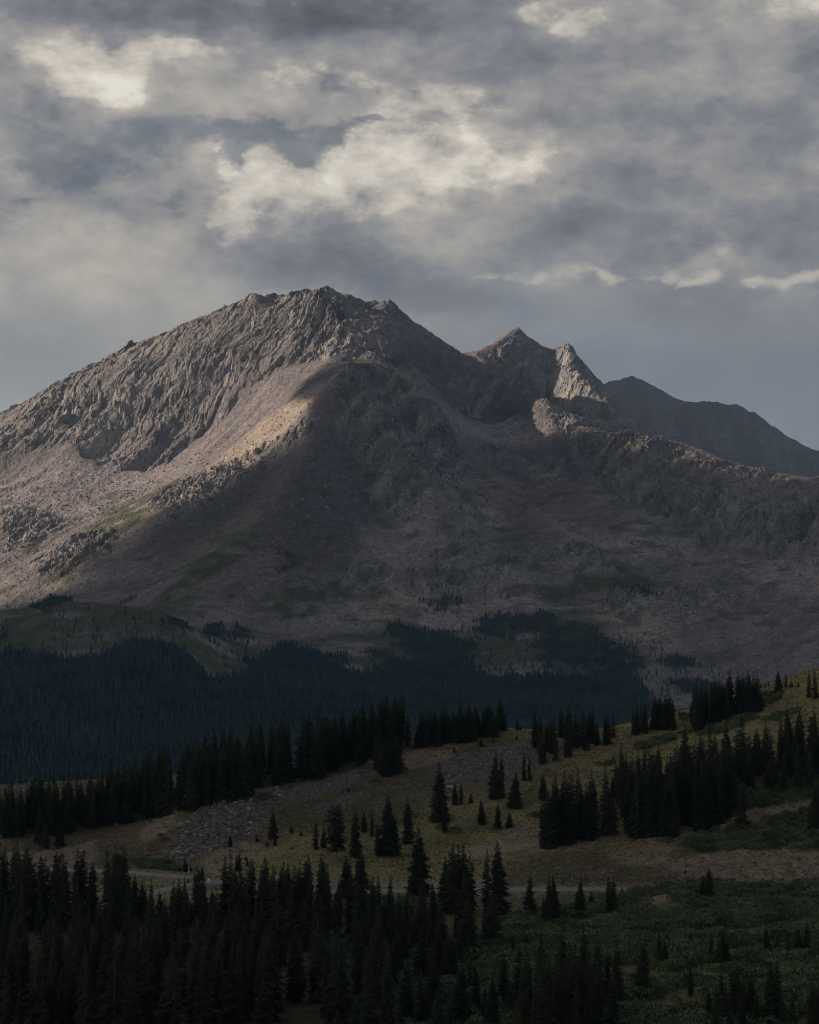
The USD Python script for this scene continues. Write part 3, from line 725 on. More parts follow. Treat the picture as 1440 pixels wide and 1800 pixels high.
HEATH_SHADE = [outline(p) for p in [[(-60, 1374), (60, 1370), (300, 1362), (480, 1350), (420, 1400), (200, 1440), (-60, 1460)], [(200, 1500), (300, 1420), (480, 1370), (640, 1330), (900, 1300), (960, 1330), (950, 1360), (860, 1390), (740, 1420), (600, 1440), (420, 1500), (300, 1540)], [(0, 1440), (220, 1430), (260, 1500), (200, 1540), (0, 1550)], [(900, 1510), (1440, 1500), (1440, 1560), (880, 1562)]]]  # brown heath; shade of the centre slope and hollow is painted in too
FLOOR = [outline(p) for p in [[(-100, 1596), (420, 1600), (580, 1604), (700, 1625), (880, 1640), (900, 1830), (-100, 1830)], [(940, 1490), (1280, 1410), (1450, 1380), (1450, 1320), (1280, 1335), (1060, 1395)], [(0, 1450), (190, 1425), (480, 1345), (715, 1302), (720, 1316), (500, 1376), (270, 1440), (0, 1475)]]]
GREEN = [outline(p) for p in [
    [(560, 1440), (650, 1420), (730, 1400), (740, 1440), (600, 1480)],
    [(900, 1400), (960, 1365), (970, 1400), (890, 1425), (780, 1480), (760, 1475)],
    [(480, 1420), (520, 1420), (640, 1380), (660, 1400), (540, 1450), (480, 1460)],
    [(-100, 1600), (900, 1572), (1080, 1572), (1250, 1562), (1560, 1556), (1560, 1830), (-100, 1830)],
    [(1160, 1500), (1240, 1460), (1340, 1450), (1450, 1430), (1450, 1500), (1300, 1500), (1180, 1515)],
    [(230, 1510), (280, 1515), (330, 1530), (300, 1545), (230, 1530)],
]]

u = columns(0.235, 640, 0.44, 10)
rows = np.concatenate([np.linspace(5, 265, 26, endpoint=False), np.linspace(265, 640, 470, endpoint=False), np.geomspace(640, 2050, 40)])
U, YY = np.meshgrid(u, rows, indexing="ij")
X = U * YY
Z = hill.at(X, YY)
p3 = np.stack([X, YY, Z * 1.0], -1)
talus = np.clip(region(TALUS, X, YY, 2.0, 61, 6.0, 12) * 1.6 - .3 + (fbm(p3 / 5, 3, 73) - .5) * 1.2 * region(TALUS, X, YY, 5.0), 0, 1)
bare = np.clip(region(BARE, X, YY, 1.6, 62, 5.0, 10) * 1.5 - .2, 0, 1)
gravel = np.clip(region(GRAVEL, X, YY, 1.6, 63, 2.0, 10), 0, 1)
green = np.clip(region(GREEN, X, YY, 2.5, 64, 5.0, 14), 0, 1)
Z = Z + (fbm(p3 / 30, 3, 65) - .5) * 3.4 * np.clip((YY - 300) / 60, .3, 1) + (fbm(p3 / 6, 3, 66) - .5) * .55 + talus * (facets(X / .8, YY / .9, 67) * .6 + facets(X / 2.2, YY / 2.4, 68) * .7 + (fbm(p3 / 5, 3, 70) - .5) * 1.2) + bare * facets(X / 1.2, YY / 1.2, 69) * .22
rd, rz = near_road(X, YY)
w_ = np.clip((9.0 - rd) / 4.5, 0, 1)
w_ = w_ * w_ * (3 - 2 * w_)
Z = Z * (1 - w_) + rz * w_
hill_u, hill_rows, hill_z = u, rows, Z


def ground(X, Y):
    """Height of the finished hillside."""
    i = np.interp(np.asarray(X, float) / np.maximum(Y, 1e-6), hill_u, np.arange(len(hill_u)))
    j = np.interp(Y, hill_rows, np.arange(len(hill_rows)))
    return map_coordinates(hill_z, [i, j], order=1, mode="nearest")


m1, m2 = fbm(p3 / 9, 4, 71), fbm(p3 / 2.2, 3, 72)
dry = np.clip((m1 - .42) * 5, 0, 1)
heath_shade = np.clip(region(HEATH_SHADE, X, YY, 4, 66, 8, 20), 0, 1)
albedo = shade((0.178, 0.156, 0.074), (dry * .6, (0.205, 0.172, 0.102)), (heath_shade * .9, (0.094, 0.079, 0.060)), (heath_shade * np.clip((m1 - .5) * 6, 0, .7), (0.085, 0.085, 0.048)), (np.clip((m1 - .58) * 6, 0, .6), (0.100, 0.104, 0.046)), (green * .75, (0.062, 0.072, 0.034)),
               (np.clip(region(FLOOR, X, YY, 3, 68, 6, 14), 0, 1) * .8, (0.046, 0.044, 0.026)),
               (bare * .9, (0.205, 0.158, 0.118)), (gravel * .85, (0.225, 0.200, 0.168)), (talus * .95, (0.110, 0.104, 0.102)), (np.clip((6.5 - rd) / 2, 0, 1) * .8, (0.165, 0.145, 0.110)))
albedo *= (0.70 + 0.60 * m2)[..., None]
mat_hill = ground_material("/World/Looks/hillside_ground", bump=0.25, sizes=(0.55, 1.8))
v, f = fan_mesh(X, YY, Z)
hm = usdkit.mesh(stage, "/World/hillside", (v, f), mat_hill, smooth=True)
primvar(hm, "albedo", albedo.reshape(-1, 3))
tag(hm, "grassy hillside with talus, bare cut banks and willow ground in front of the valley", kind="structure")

# a broad sheet of valley ground under everything, out to the horizon
gv = np.array([[-15000, -4000, -436], [15000, -4000, -436], [15000, 14500, -436], [-15000, 14500, -436]], float)
g0 = Graph()
nn = g0.n("noise_texture", "fac", vector=g0.n("geometry", "position"), scale=0.01, detail=6)
gp = g0.n("principled_bsdf", "BSDF", base_color=g0.n("rgb_ramp", "color", fac=nn, ramp=[(0.3, (.05, .055, .035)), (.7, (.12, .10, .075))]), roughness=1.0, specular_ior_level=0.1)
tag(usdkit.mesh(stage, "/World/ground", (gv, np.array([[0, 1, 2], [0, 2, 3]])), g0.make("/World/Looks/valley_ground", surface=gp)), "valley ground reaching to the horizon", kind="structure")

# roads
gr = Graph()
rn = gr.n("noise_texture", "fac", vector=gr.n("geometry", "position"), scale=0.8, detail=6, roughness=.65)
rp = gr.n("principled_bsdf", "BSDF", base_color=gr.n("rgb_ramp", "color", fac=rn, ramp=[(0.3, (.19, .18, .168)), (.7, (.29, .275, .255))]), roughness=.95, specular_ior_level=0.1,
          normal=gr.n("bump", "normal", height=rn, distance=.05, strength=.6))
mat_road = gr.make("/World/Looks/road_gravel", surface=rp)
for k, path in enumerate(PATHS):
    t = np.gradient(path[:, :2], axis=0)
    t /= np.linalg.norm(t, axis=1, keepdims=True)
    nrm = np.stack([-t[:, 1], t[:, 0]], 1)
    strips = []
    for o in (-1, -.5, 0, .5, 1):
        strips.append(np.column_stack([path[:, :2] + nrm * o * ROAD_W[k], path[:, 2] + 0.10 - 0.05 * abs(o) + (0 if abs(o) < 1 else -.03)]))
    vv = np.stack(strips, 1)
    a, b, _ = vv.shape
    ff = [[i * b + j, (i + 1) * b + j, (i + 1) * b + j + 1, i * b + j + 1] for i in range(a - 1) for j in range(b - 1)]
    m = usdkit.mesh(stage, "/World/road" + ("" if k == 0 else f"_{k:03d}"), (vv.reshape(-1, 3), np.array(ff)[:, ::1]), mat_road)
    m.CreateDoubleSidedAttr(True)
    tag(m, ["pale gravel road crossing the foot of the grassy bank", "pale road bend below the grey talus slope"][k], kind="structure")
# ------------------------------------------------------------------ trees
rng = np.random.default_rng(7)


def leaf_material(path, dark, light, scale):
    g = Graph()
    pos = g.n("texture_coordinate", "object")
    n = g.n("noise_texture", "fac", vector=pos, scale=scale, detail=3, roughness=.6)
    r = g.n("object_info", "random")
    t = g.m("multiply_add", g.m("subtract", r, 0.5), 0.5, n)
    col = g.n("rgb_ramp", "color", fac=t, ramp=[(0.2, dark), (0.8, light)])
    d = g.n("principled_bsdf", "BSDF", base_color=col, roughness=.75, specular_ior_level=.2)
    tr = g.n("translucent_bsdf", "BSDF", color=col)
    return g.make(path, surface=g.n("mix_closure", "closure", fac=.15, closure1=d, closure2=tr))


M_needles = leaf_material("/World/Looks/spruce_needles", (.024, .034, .022), (.046, .058, .034), 1.2)
gf = Graph()
fn = gf.n("noise_texture", "fac", vector=gf.n("geometry", "position"), scale=1 / 90, detail=4, roughness=.65)
fn2 = gf.n("noise_texture", "fac", vector=gf.n("geometry", "position"), scale=1 / 9, detail=1)
fc = gf.n("rgb_ramp", "color", fac=gf.m("multiply_add", gf.m("subtract", fn2, .5), .9, fn), ramp=[(.26, (.010, .024, .028)), (.45, (.024, .052, .058)), (.58, (.042, .076, .076)), (.70, (.050, .052, .054)), (.85, (.07, .10, .09))])  # blue of the distance haze is painted into the needle colour
M_far = gf.make("/World/Looks/hazed_far_needles", surface=gf.n("principled_bsdf", "BSDF", base_color=fc, roughness=.8, specular_ior_level=.2))
gw = Graph()
w1_ = gw.n("noise_texture", "fac", vector=gw.n("geometry", "position"), scale=1 / 7, detail=4, roughness=.6)
w2_ = gw.n("noise_texture", "fac", vector=gw.n("geometry", "position"), scale=1.6, detail=2)
wc = gw.n("rgb_ramp", "color", fac=gw.m("multiply_add", gw.m("subtract", w2_, .5), .45, w1_), ramp=[(.28, (.046, .056, .030)), (.45, (.080, .108, .050)), (.58, (.125, .165, .098)), (.74, (.19, .22, .125))])
M_willow = gw.make("/World/Looks/willow_leaves", surface=gw.n("mix_closure", "closure", fac=.15, closure1=gw.n("principled_bsdf", "BSDF", base_color=wc, roughness=.75, specular_ior_level=.2), closure2=gw.n("translucent_bsdf", "BSDF", color=wc)))
M_brown = leaf_material("/World/Looks/dry_needles", (.060, .036, .020), (.095, .058, .032), 1.5)
gb = Graph()
bn = gb.n("noise_texture", "fac", vector=gb.n("texture_coordinate", "object"), scale=6, detail=5)
M_bark = gb.make("/World/Looks/bark", surface=gb.n("principled_bsdf", "BSDF", base_color=gb.n("rgb_ramp", "color", fac=bn, ramp=[(.3, (.055, .045, .038)), (.7, (.12, .10, .085))]), roughness=.95, specular_ior_level=.1))
gb = Graph()
bn = gb.n("noise_texture", "fac", vector=gb.n("texture_coordinate", "object"), scale=6, detail=5)
M_grey = gb.make("/World/Looks/bleached_wood", surface=gb.n("principled_bsdf", "BSDF", base_color=gb.n("rgb_ramp", "color", fac=bn, ramp=[(.3, (.13, .11, .10)), (.7, (.24, .205, .18))]), roughness=.95, specular_ior_level=.1))


def trunk_mesh(h, r, rs, sides=7, bend=.02):
    z = np.linspace(-.6, h, 8)
    ox, oy = bend * h * np.sin(z / h * 2 + rs.uniform(0, 6)) * .4, bend * h * np.cos(z / h * 2.3 + rs.uniform(0, 6)) * .4
    a = np.arange(sides) * 2 * np.pi / sides
    rad = r * (1 - np.clip(z / h, 0, 1) * .93) * np.where(z < .3, 1.25, 1)
    v = np.stack([ox[:, None] + rad[:, None] * np.cos(a), oy[:, None] + rad[:, None] * np.sin(a), np.repeat(z[:, None], sides, 1)], -1).reshape(-1, 3)
    i, j = np.meshgrid(np.arange(7), np.arange(sides), indexing="ij")
    q = np.stack([i * sides + j, i * sides + (j + 1) % sides, (i + 1) * sides + (j + 1) % sides, (i + 1) * sides + j], -1).reshape(-1, 4)
    return v, q


def crown_mesh(h, R, low, rs, whorls=44, per=7, ragged=.25, gaps=0.0, shape=.85, flat=0.0):
    """Tiers of drooping boughs, each a ribbon with side twigs hanging from it."""
    V, T = [], []
    count = 0
    zs = low + (h - low) * (np.linspace(0, 1, whorls) ** .95)
    lobes = rs.uniform(0, 6.28, 3)
    for k, z in enumerate(zs):
        t = (z - low) / (h - low)
        r0 = R * (1 - t) ** shape * (1 - .35 * np.exp(-t * 9)) + .10
        n = per if t < .85 else max(3, per - 3)
        for b in range(n):
            if rs.random() < gaps:
                continue
            a = rs.uniform(0, 2 * np.pi)
            lop = 1 + .16 * np.sin(a + lobes[0]) + .12 * np.sin(2 * a + lobes[1] + z)
            r = max(.12, r0 * lop * (1 + ragged * rs.normal()))
            d, s = np.array([np.cos(a), np.sin(a), 0]), np.array([-np.sin(a), np.cos(a), 0])
            up = .28 * r * (t - .45) + rs.normal() * .04
            droop = .34 * r * (1 - .6 * t)
            sp = []
            for q in np.linspace(0, 1, 5):
                sp.append(d * r * q + np.array([0, 0, z + up * q - droop * q * q + .10 * r * q ** 4 + flat * q]))
            sp = np.array(sp)
            w = .11 * r + .10
            width = w * np.array([.5, 1.0, 1.0, .7, .05])
            base = count
            for q in range(5):
                V.append(sp[q] + s * width[q] - [0, 0, width[q] * .5])
                V.append(sp[q])
                V.append(sp[q] - s * width[q] - [0, 0, width[q] * .5])
            for q in range(4):
                o = base + 3 * q
                T += [[o, o + 3, o + 4], [o, o + 4, o + 1], [o + 1, o + 4, o + 5], [o + 1, o + 5, o + 2]]
            count += 15
            for q in (1, 2, 3):
                for side in (-1, 1):
                    ln = r * (.34, .32, .22)[q - 1] * rs.uniform(.7, 1.3) + .08
                    tip = sp[q] + d * ln * .75 + s * side * ln * .8 - [0, 0, ln * rs.uniform(.25, .7)]
                    c = sp[q] + d * ln * .25
                    V += [sp[q] - d * ln * .30, tip, sp[q] + d * ln * .35]
                    V += [c - [0, 0, ln * .1], tip - [0, 0, ln * .35], c + s * side * ln * .3 + [0, 0, ln * .08]]
                    T += [[count, count + 1, count + 2], [count + 3, count + 4, count + 5]]
                    count += 6
    # leader shoot
    V += [np.array([.10, 0, h - .5]), np.array([-.05, .09, h - .5]), np.array([-.05, -.09, h - .5]), np.array([0, 0, h + .45])]
    T += [[count, count + 1, count + 3], [count + 1, count + 2, count + 3], [count + 2, count, count + 3]]
    return np.array(V), np.array(T)


FORMS = {}


def form(name, parts):
    """A kind of tree or rock kept as a class; each copy in the scene refers to it."""
    path = f"/World/Looks/{name}"
    stage.CreateClassPrim(path)
    for part, mesh, mat in parts:
        m = usdkit.mesh(stage, f"{path}/{part}", mesh, mat)
        m.CreateDoubleSidedAttr(True)
    FORMS[name] = path


rs = np.random.default_rng(11)
HEIGHT = {}
for name, h, R, low, kw, mats in [
    ("spruce_form_slender", 13, 1.45, .5, dict(whorls=46, per=7, shape=.8), (M_needles, M_bark)),
    ("spruce_form_narrow", 13, 1.15, .4, dict(whorls=48, per=6, shape=.62, ragged=.3), (M_needles, M_bark)),
    ("spruce_form_full", 13, 2.15, .3, dict(whorls=48, per=8, shape=.85), (M_needles, M_bark)),
    ("spruce_form_ragged", 13, 1.7, .8, dict(whorls=38, per=6, shape=.6, ragged=.42, gaps=.18), (M_needles, M_bark)),
    ("spruce_form_column", 13, 1.3, .3, dict(whorls=46, per=7, shape=.42, ragged=.28), (M_needles, M_bark)),
    ("spruce_form_broad", 13, 2.6, .2, dict(whorls=46, per=9, shape=.72, ragged=.25), (M_needles, M_bark)),
    ("spruce_form_bare", 13, 1.35, 2.6, dict(whorls=36, per=6, shape=.4, ragged=.35, gaps=.12), (M_needles, M_grey)),
    ("spruce_form_young", 13, 3.4, .2, dict(whorls=30, per=9, shape=.9, ragged=.2), (M_needles, M_bark)),
    ("spruce_form_dry", 13, 1.3, 1.0, dict(whorls=30, per=6, shape=.7, ragged=.4, gaps=.25), (M_brown, M_grey)),
]:
    form(name, [("trunk", trunk_mesh(h * .97, .20, rs), mats[1]), ("crown", crown_mesh(h, R, low, rs, **kw), mats[0])])
    HEIGHT[name] = h
S, N_, FU, RA, CO, BR, BA, YO, DR = ["spruce_form_" + x for x in ("slender", "narrow", "full", "ragged", "column", "broad", "bare", "young", "dry")]

# one by one: tip x, tip y, foot y in the photograph, kind, what sets it apart
SINGLE = [
    (775, 1340, 1443, BR, "broad dark spruce standing alone on the grass at the lower edge of the upper talus"),
    (782, 1405, 1462, S, "dark spruce in front of the broad lone spruce, on the grass below it"),
    (800, 1372, 1414, FU, "small dark spruce, left of a pair on the grass behind the broad lone spruce"),
    (811, 1374, 1413, S, "small dark spruce, right of a pair on the grass behind the broad lone spruce"),
    (828, 1392, 1411, YO, "bushy little spruce on the grass just right of the small pair"),
    (869, 1319, 1403, FU, "tall dark spruce against the grey talus, left of the closest pair on the hillside"),
    (882, 1322, 1402, S, "tall dark spruce against the grey talus, right of the closest pair on the hillside"),
    (905, 1357, 1420, BR, "wide dark spruce standing just below the tall pair on the grass slope"),
    (847, 1402, 1449, FU, "loose-branched spruce alone on the grass below the tall pair"),
    (876, 1410, 1456, FU, "dark spruce with a broad skirt on the grass left of a small bushy one"),
    (896, 1424, 1454, YO, "small bushy spruce on the grass next to a broad-skirted one"),
    (921, 1321, 1372, S, "dark spruce at the right end of the grey talus, left of two"),
    (931, 1325, 1372, N_, "dark spruce at the right end of the grey talus, right of two"),
    (955, 1359, 1406, BR, "dark broad spruce alone on the open yellow grass beyond the big stand"),
    (964, 1388, 1491, FU, "tall dark spruce at the left front corner of the big right-hand stand"),
    (1305, 1372, 1453, FU, "dark spruce standing alone in front of the right-hand stand above the willows"),
    (480, 1426, 1474, BR, "broad bushy spruce clump alone on the grass below the talus"),
    (512, 1449, 1463, YO, "small bushy spruce on the grass right of the broad clump"),
    (405, 1465, 1488, FU, "small dark spruce at the foot of the grey talus"),
    (452, 1466, 1479, YO, "tiny round spruce on the grass left of the broad clump's foot"),
    (470, 1476, 1487, YO, "tiny bush of spruce below the broad clump"),
    (484, 1467, 1486, FU, "little dark spruce under the right side of the broad clump"),
    (530, 1458, 1469, YO, "tiny lone spruce on the open grass among pale stones"),
    (555, 1438, 1493, S, "pointed dark spruce left of the bare-trunked group"),
    (569, 1450, 1490, FU, "shorter dark spruce beside the pointed one left of the bare-trunked group"),
    (584, 1412, 1514, BA, "ragged grey-trunked spruce with bare lower stem, left of the bare-trunked group"),
    (592, 1416, 1513, BA, "grey-trunked spruce in the middle of the bare-trunked group"),
    (601, 1410, 1512, BA, "tallest grey-trunked spruce, right of the bare-trunked group"),
    (621, 1436, 1506, N_, "narrow dark spruce right of the bare-trunked group"),
    (628, 1424, 1508, CO, "dark columnar spruce between the bare-trunked group and the paired big spruces"),
    (640, 1422, 1462, FU, "smaller spruce behind the columnar one on the meadow edge"),
    (655, 1424, 1470, S, "small slender spruce left of the big spruce on the meadow"),
    (680, 1396, 1503, BR, "big dark spruce on the pale meadow, left of two tall ones"),
    (692, 1432, 1500, FU, "lower spruce tucked against the big spruce on the pale meadow"),
    (664, 1448, 1504, CO, "dark spruce at the left skirt of the big spruce on the pale meadow"),
    (716, 1399, 1482, FU, "tall pointed dark spruce on the pale meadow, right of two tall ones"),
    (734, 1455, 1572, BR, "large ragged spruce in front of the road, with the meadow behind it"),
    (744, 1537, 1586, S, "slim spruce at the right foot of the large ragged one by the road"),
    (610, 1504, 1580, BR, "wide dark spruce against the road, left of the spruce with gaps"),
    (633, 1490, 1584, BR, "tall open-branched spruce against the road and pale bank"),
    (782, 1504, 1602, FU, "dark spruce at the left of the five-tipped group before the road"),
    (797, 1481, 1606, FU, "tall dark spruce, first high tip of the group before the road"),
    (805, 1482, 1603, S, "tall slim spruce, second high tip of the group before the road"),
    (818, 1484, 1605, FU, "tall dark spruce, third high tip of the group before the road"),
    (828, 1497, 1604, RA, "ragged spruce at the right of the five-tipped group before the road"),
    (856, 1492, 1600, S, "slim dark spruce close against the big pointed spruce by the road"),
    (874, 1479, 1606, BR, "big pointed dark spruce standing highest before the road"),
    (930, 1534, 1610, FU, "dark spruce by the road, first of the row at the edge of the willows"),
    (964, 1538, 1626, S, "dark spruce by the road, left of a twin pair at the edge of the willows"),
    (972, 1537, 1612, FU, "dark spruce by the road, right of a twin pair at the edge of the willows"),
    (957, 1572, 1632, S, "low spruce in front of the twin pair in the willows"),
    (1018, 1541, 1612, FU, "dark spire of spruce crossing the road line between the twin pair and the thick one"),
    (1039, 1563, 1598, YO, "short spruce right of the spire in the willows by the road"),
    (1070, 1539, 1616, CO, "thick dark columnar spruce before the road, left tip"),
    (1078, 1537, 1612, S, "dark spruce before the road, right tip of the thick column"),
    (1094, 1557, 1573, YO, "tiny spruce beside the thick column by the road"),
    (1234, 1536, 1583, FU, "dark spruce left of the pair at the end of the willow bank"),
    (1247, 1522, 1581, FU, "pointed dark spruce right of the pair at the end of the willow bank"),
    (1217, 1550, 1566, YO, "small round spruce left of the pair at the end of the willow bank"),
    (1205, 1527, 1534, YO, "tiny dark spruce on the stony bank above the willows"),
    (903, 1640, 1676, S, "little slim spruce in the pale green willows at left of the lower stand"),
    (925, 1637, 1664, YO, "little bushy spruce in the pale green willows"),
    (1133, 1648, 1754, FU, "dark spruce in the willows right of the lower stand, left of two"),
    (1124, 1668, 1752, S, "slimmer dark spruce leaning on the one right of the lower stand"),
    (1160, 1633, 1702, S, "dark spruce in the willows right of the lower stand, right of two"),
    (1169, 1650, 1700, FU, "shorter spruce at the right shoulder of the pair in the willows"),
    (1203, 1668, 1693, YO, "small spruce in the willows in the middle of the lower right"),
    (1214, 1690, 1750, S, "slim spruce in the willows at the lower right, below the small one"),
    (1249, 1640, 1690, S, "slim dark spruce at left of the trio in the dark willows"),
    (1262, 1652, 1692, S, "middle spruce of the trio in the dark willows"),
    (1274, 1632, 1694, FU, "tallest spruce of the trio in the dark willows"),
    (1347, 1629, 1678, FU, "dark spruce, leftmost of the five in the bright green willows"),
    (1366, 1633, 1680, S, "dark spruce, second of the five in the bright green willows"),
    (1386, 1633, 1682, S, "dark spruce, third of the five in the bright green willows"),
    (1403, 1626, 1680, FU, "dark spruce, fourth of the five in the bright green willows"),
    (1419, 1617, 1678, FU, "dark spruce, rightmost of the five in the bright green willows"),
    (1269, 1707, 1792, S, "dark spruce at left of the lowest right-hand clump"),
    (1288, 1702, 1795, CO, "tallest spruce in the lowest right-hand clump"),
    (1302, 1715, 1796, FU, "broad spruce at right of the lowest right-hand clump"),
    (1331, 1738, 1804, S, "slim spruce between the two lowest right-hand clumps"),
    (1354, 1687, 1798, FU, "tall dark spruce near the lower right corner, left of two"),
    (1367, 1688, 1796, S, "tall dark spruce near the lower right corner, right of two"),
    (1283, 1770, 1822, YO, "small bluish spruce at the bottom edge on the right"),
    (907, 1752, 1832, DR, "thin rusty dead spruce at the bottom edge left of the lower stand"),
    (1369, 1177, 1218, BR, "dark spruce with spreading skirt on the right-hand crest"),
    (1382, 1180, 1208, S, "slim dark spruce on the right-hand crest beside the spreading one"),
    (1392, 1195, 1208, YO, "small dark spruce on the right-hand crest right of the slim one"),
    (1404, 1197, 1207, YO, "smallest spruce in the row on the right-hand crest"),
    (1422, 1176, 1226, S, "dark spruce at the right edge on the crest, left of two"),
    (1434, 1174, 1228, S, "dark spruce at the right edge on the crest, right of two"),
    (1338, 1195, 1204, YO, "tiny spruce on the skyline of the right-hand crest, first of three"),
    (1345, 1193, 1202, YO, "tiny spruce on the skyline of the right-hand crest, second of three"),
    (1351, 1192, 1200, YO, "tiny spruce on the skyline of the right-hand crest, third of three"),
    (1214, 1234, 1248, S, "small spruce on the skyline left of the crest clump"),
    (1195, 1246, 1256, YO, "tiny spruce on the skyline in the gap before the crest clump"),
    (909, 1259, 1277, FU, "small pointed spruce on the stony crest in the centre"),
    (915, 1266, 1277, YO, "tiny spruce beside the pointed one on the stony crest in the centre"),
    (908, 1290, 1300, YO, "tiny spruce on the grass just below the central crest"),
    (868, 1296, 1305, YO, "tiny spruce on the grass left below the central crest"),
    (846, 1293, 1312, YO, "low dark spruce in front of the central crest stand"),
    (799, 1311, 1323, YO, "low bush of spruce in front of the central crest stand, further left"),
    (613, 1382, 1392, YO, "tiny spruce alone on the stony slope below the ridge row"),
    (10, 1383, 1397, YO, "tiny spruce on the left crest at the picture's edge"),
    (20, 1374, 1383, YO, "tiny spruce on the pale stones of the left crest"),
    (37, 1369, 1378, YO, "small spruce on the skyline of the left crest, left of two"),
    (95, 1359, 1374, FU, "small spruce on the skyline of the left crest, right of two"),
    (432, 1503, 1512, YO, "tiny spruce on the brown slope above the road bend"),
    (416, 1500, 1532, S, "slim spruce, left of a pair above the road bend"),
    (421, 1496, 1530, FU, "slim spruce, right of a pair above the road bend"),
    (435, 1503, 1524, S, "small spruce right of the pair above the road bend"),
    (326, 1507, 1532, FU, "small dark spruce on the green verge by the road bend"),
    (316, 1522, 1531, YO, "tiny spruce left of the small one on the green verge"),
    (336, 1521, 1531, YO, "tiny spruce right of the small one on the green verge"),
    (342, 1533, 1551, S, "slim young spruce between the two stretches of road"),
    (350, 1524, 1549, S, "slim young spruce between the two stretches of road, by the sign"),
    (356, 1521, 1548, FU, "young spruce nearest the sign between the two stretches of road"),
    (331, 1543, 1552, YO, "tiny spruce at the left of those between the two stretches of road"),
]
# stands: outline of the feet in the photograph, number, heights in metres, kinds, label, group
STAND = [
    ([(190, 1422), (300, 1390), (400, 1362), (480, 1345), (560, 1335), (640, 1318), (715, 1302), (722, 1318), (650, 1342), (600, 1350), (560, 1370), (500, 1380), (430, 1402), (350, 1422), (270, 1442), (200, 1452)], 175, (12, 16), (S, FU, CO, RA, FU), "the dense row above the grey talus", "spruces of the row along the ridge"),
    ([(0, 1452), (60, 1440), (190, 1432), (210, 1450), (110, 1466), (0, 1477)], 58, (9, 14), (S, FU, N_), "the stand below the left crest", "spruces of the stand below the left crest"),
    ([(60, 1480), (110, 1482), (112, 1492), (65, 1492)], 5, (6, 9), (BR, FU), "the low fringe on the brown bank", "spruces at the lower fringe of the left stand"),
    ([(665, 1352), (700, 1352), (698, 1364), (668, 1366)], 6, (9, 14), (FU, BR), "the clump below the ridge row", "spruces of the clump jutting downhill"),
    ([(724, 1302), (800, 1290), (888, 1280), (886, 1296), (800, 1308), (728, 1320)], 44, (7.5, 11), (S, FU, CO, BR), "the central crest stand", "spruces of the central crest stand"),
    ([(938, 1298), (1000, 1290), (1080, 1292), (1082, 1306), (1020, 1325), (960, 1345), (936, 1345)], 36, (6.5, 10), (S, FU, CO), "the stand running down from the saddle", "spruces of the stand at the saddle"),
    ([(1108, 1284), (1137, 1282), (1136, 1292), (1112, 1294)], 8, (6.5, 8.5), (S, FU), "the little clump beside the round crest clump", "spruces of the little clump on the crest"),
    ([(1148, 1276), (1184, 1274), (1184, 1284), (1150, 1286)], 13, (7.5, 10.5), (S, FU, CO), "the round clump on the crest", "spruces of the round crest clump"),
    ([(1214, 1268), (1284, 1246), (1286, 1260), (1228, 1286)], 26, (9, 13), (S, FU, CO), "the wedge-shaped clump on the right crest", "spruces of the wedge-shaped clump"),
    ([(1294, 1246), (1332, 1240), (1332, 1254), (1296, 1258)], 13, (9, 13), (S, FU, BR), "the clump behind the crest willows", "spruces of the clump behind the willows"),
    ([(950, 1490), (1000, 1472), (1080, 1462), (1150, 1455), (1200, 1432), (1280, 1405), (1290, 1440), (1220, 1468), (1130, 1476), (1060, 1472), (965, 1494)], 85, (12, 18), (S, FU, N_, FU, CO), "the front of the big right-hand stand", "spruces at the front of the big right-hand stand"),
    ([(1070, 1395), (1150, 1375), (1220, 1350), (1300, 1335), (1440, 1318), (1462, 1330), (1462, 1392), (1360, 1400), (1280, 1402), (1180, 1430), (1090, 1440)], 105, (9.5, 14.5), (S, FU, N_, RA), "the upper part of the big right-hand stand", "spruces in the upper part of the big right-hand stand"),
    ([(1425, 1440), (1462, 1430), (1462, 1470), (1430, 1480)], 5, (8, 11), (S, FU), "the clump at the right edge above the willows", "spruces at the right edge above the willows"),
    ([(-20, 1606), (100, 1602), (140, 1596), (226, 1600), (226, 1640), (-20, 1640)], 46, (12, 16), (S, FU, N_, RA, CO), "the back rank of the lower left forest", "spruces in the back rank of the lower left forest"),
    ([(226, 1606), (310, 1610), (400, 1614), (400, 1640), (226, 1640)], 20, (7.2, 10.5), (S, FU, N_), "the low rank before the road bend", "spruces of the low rank in front of the road bend"),
    ([(392, 1612), (450, 1608), (540, 1606), (575, 1610), (580, 1645), (395, 1645)], 36, (9.5, 13.5), (S, FU, N_, CO), "the rank beside the road bend", "spruces in the rank of forest right of the road bend"),
    ([(-20, 1644), (200, 1648), (400, 1652), (560, 1648), (660, 1644), (690, 1840), (-20, 1850)], 190, (9, 14.5), (S, FU, N_, RA), "the depth of the lower left forest", "spruces in the depth of the lower left forest"),
    ([(560, 1600), (700, 1610), (760, 1625), (850, 1630), (880, 1640), (850, 1700), (700, 1760), (650, 1700)], 55, (6, 11.5), (S, FU, YO), "the thinner forest edge below the road", "spruces of the thinner forest edge below the road"),
    ([(690, 1740), (860, 1700), (905, 1770), (880, 1860), (700, 1860)], 22, (6, 9.5), (S, FU, YO), "the lower edge among pale willows", "spruces at the lower edge among pale willows"),
    ([(905, 1768), (960, 1752), (1088, 1745), (1094, 1800), (1060, 1850), (900, 1850)], 46, (8.5, 12.5), (S, N_, CO), "the lower stand right of centre", "spruces of the lower stand right of centre"),
    ([(1240, 1790), (1440, 1760), (1450, 1850), (1240, 1850)], 14, (5, 8), (S, FU), "the bottom right among the willows", "spruces at the bottom right among the willows"),
]


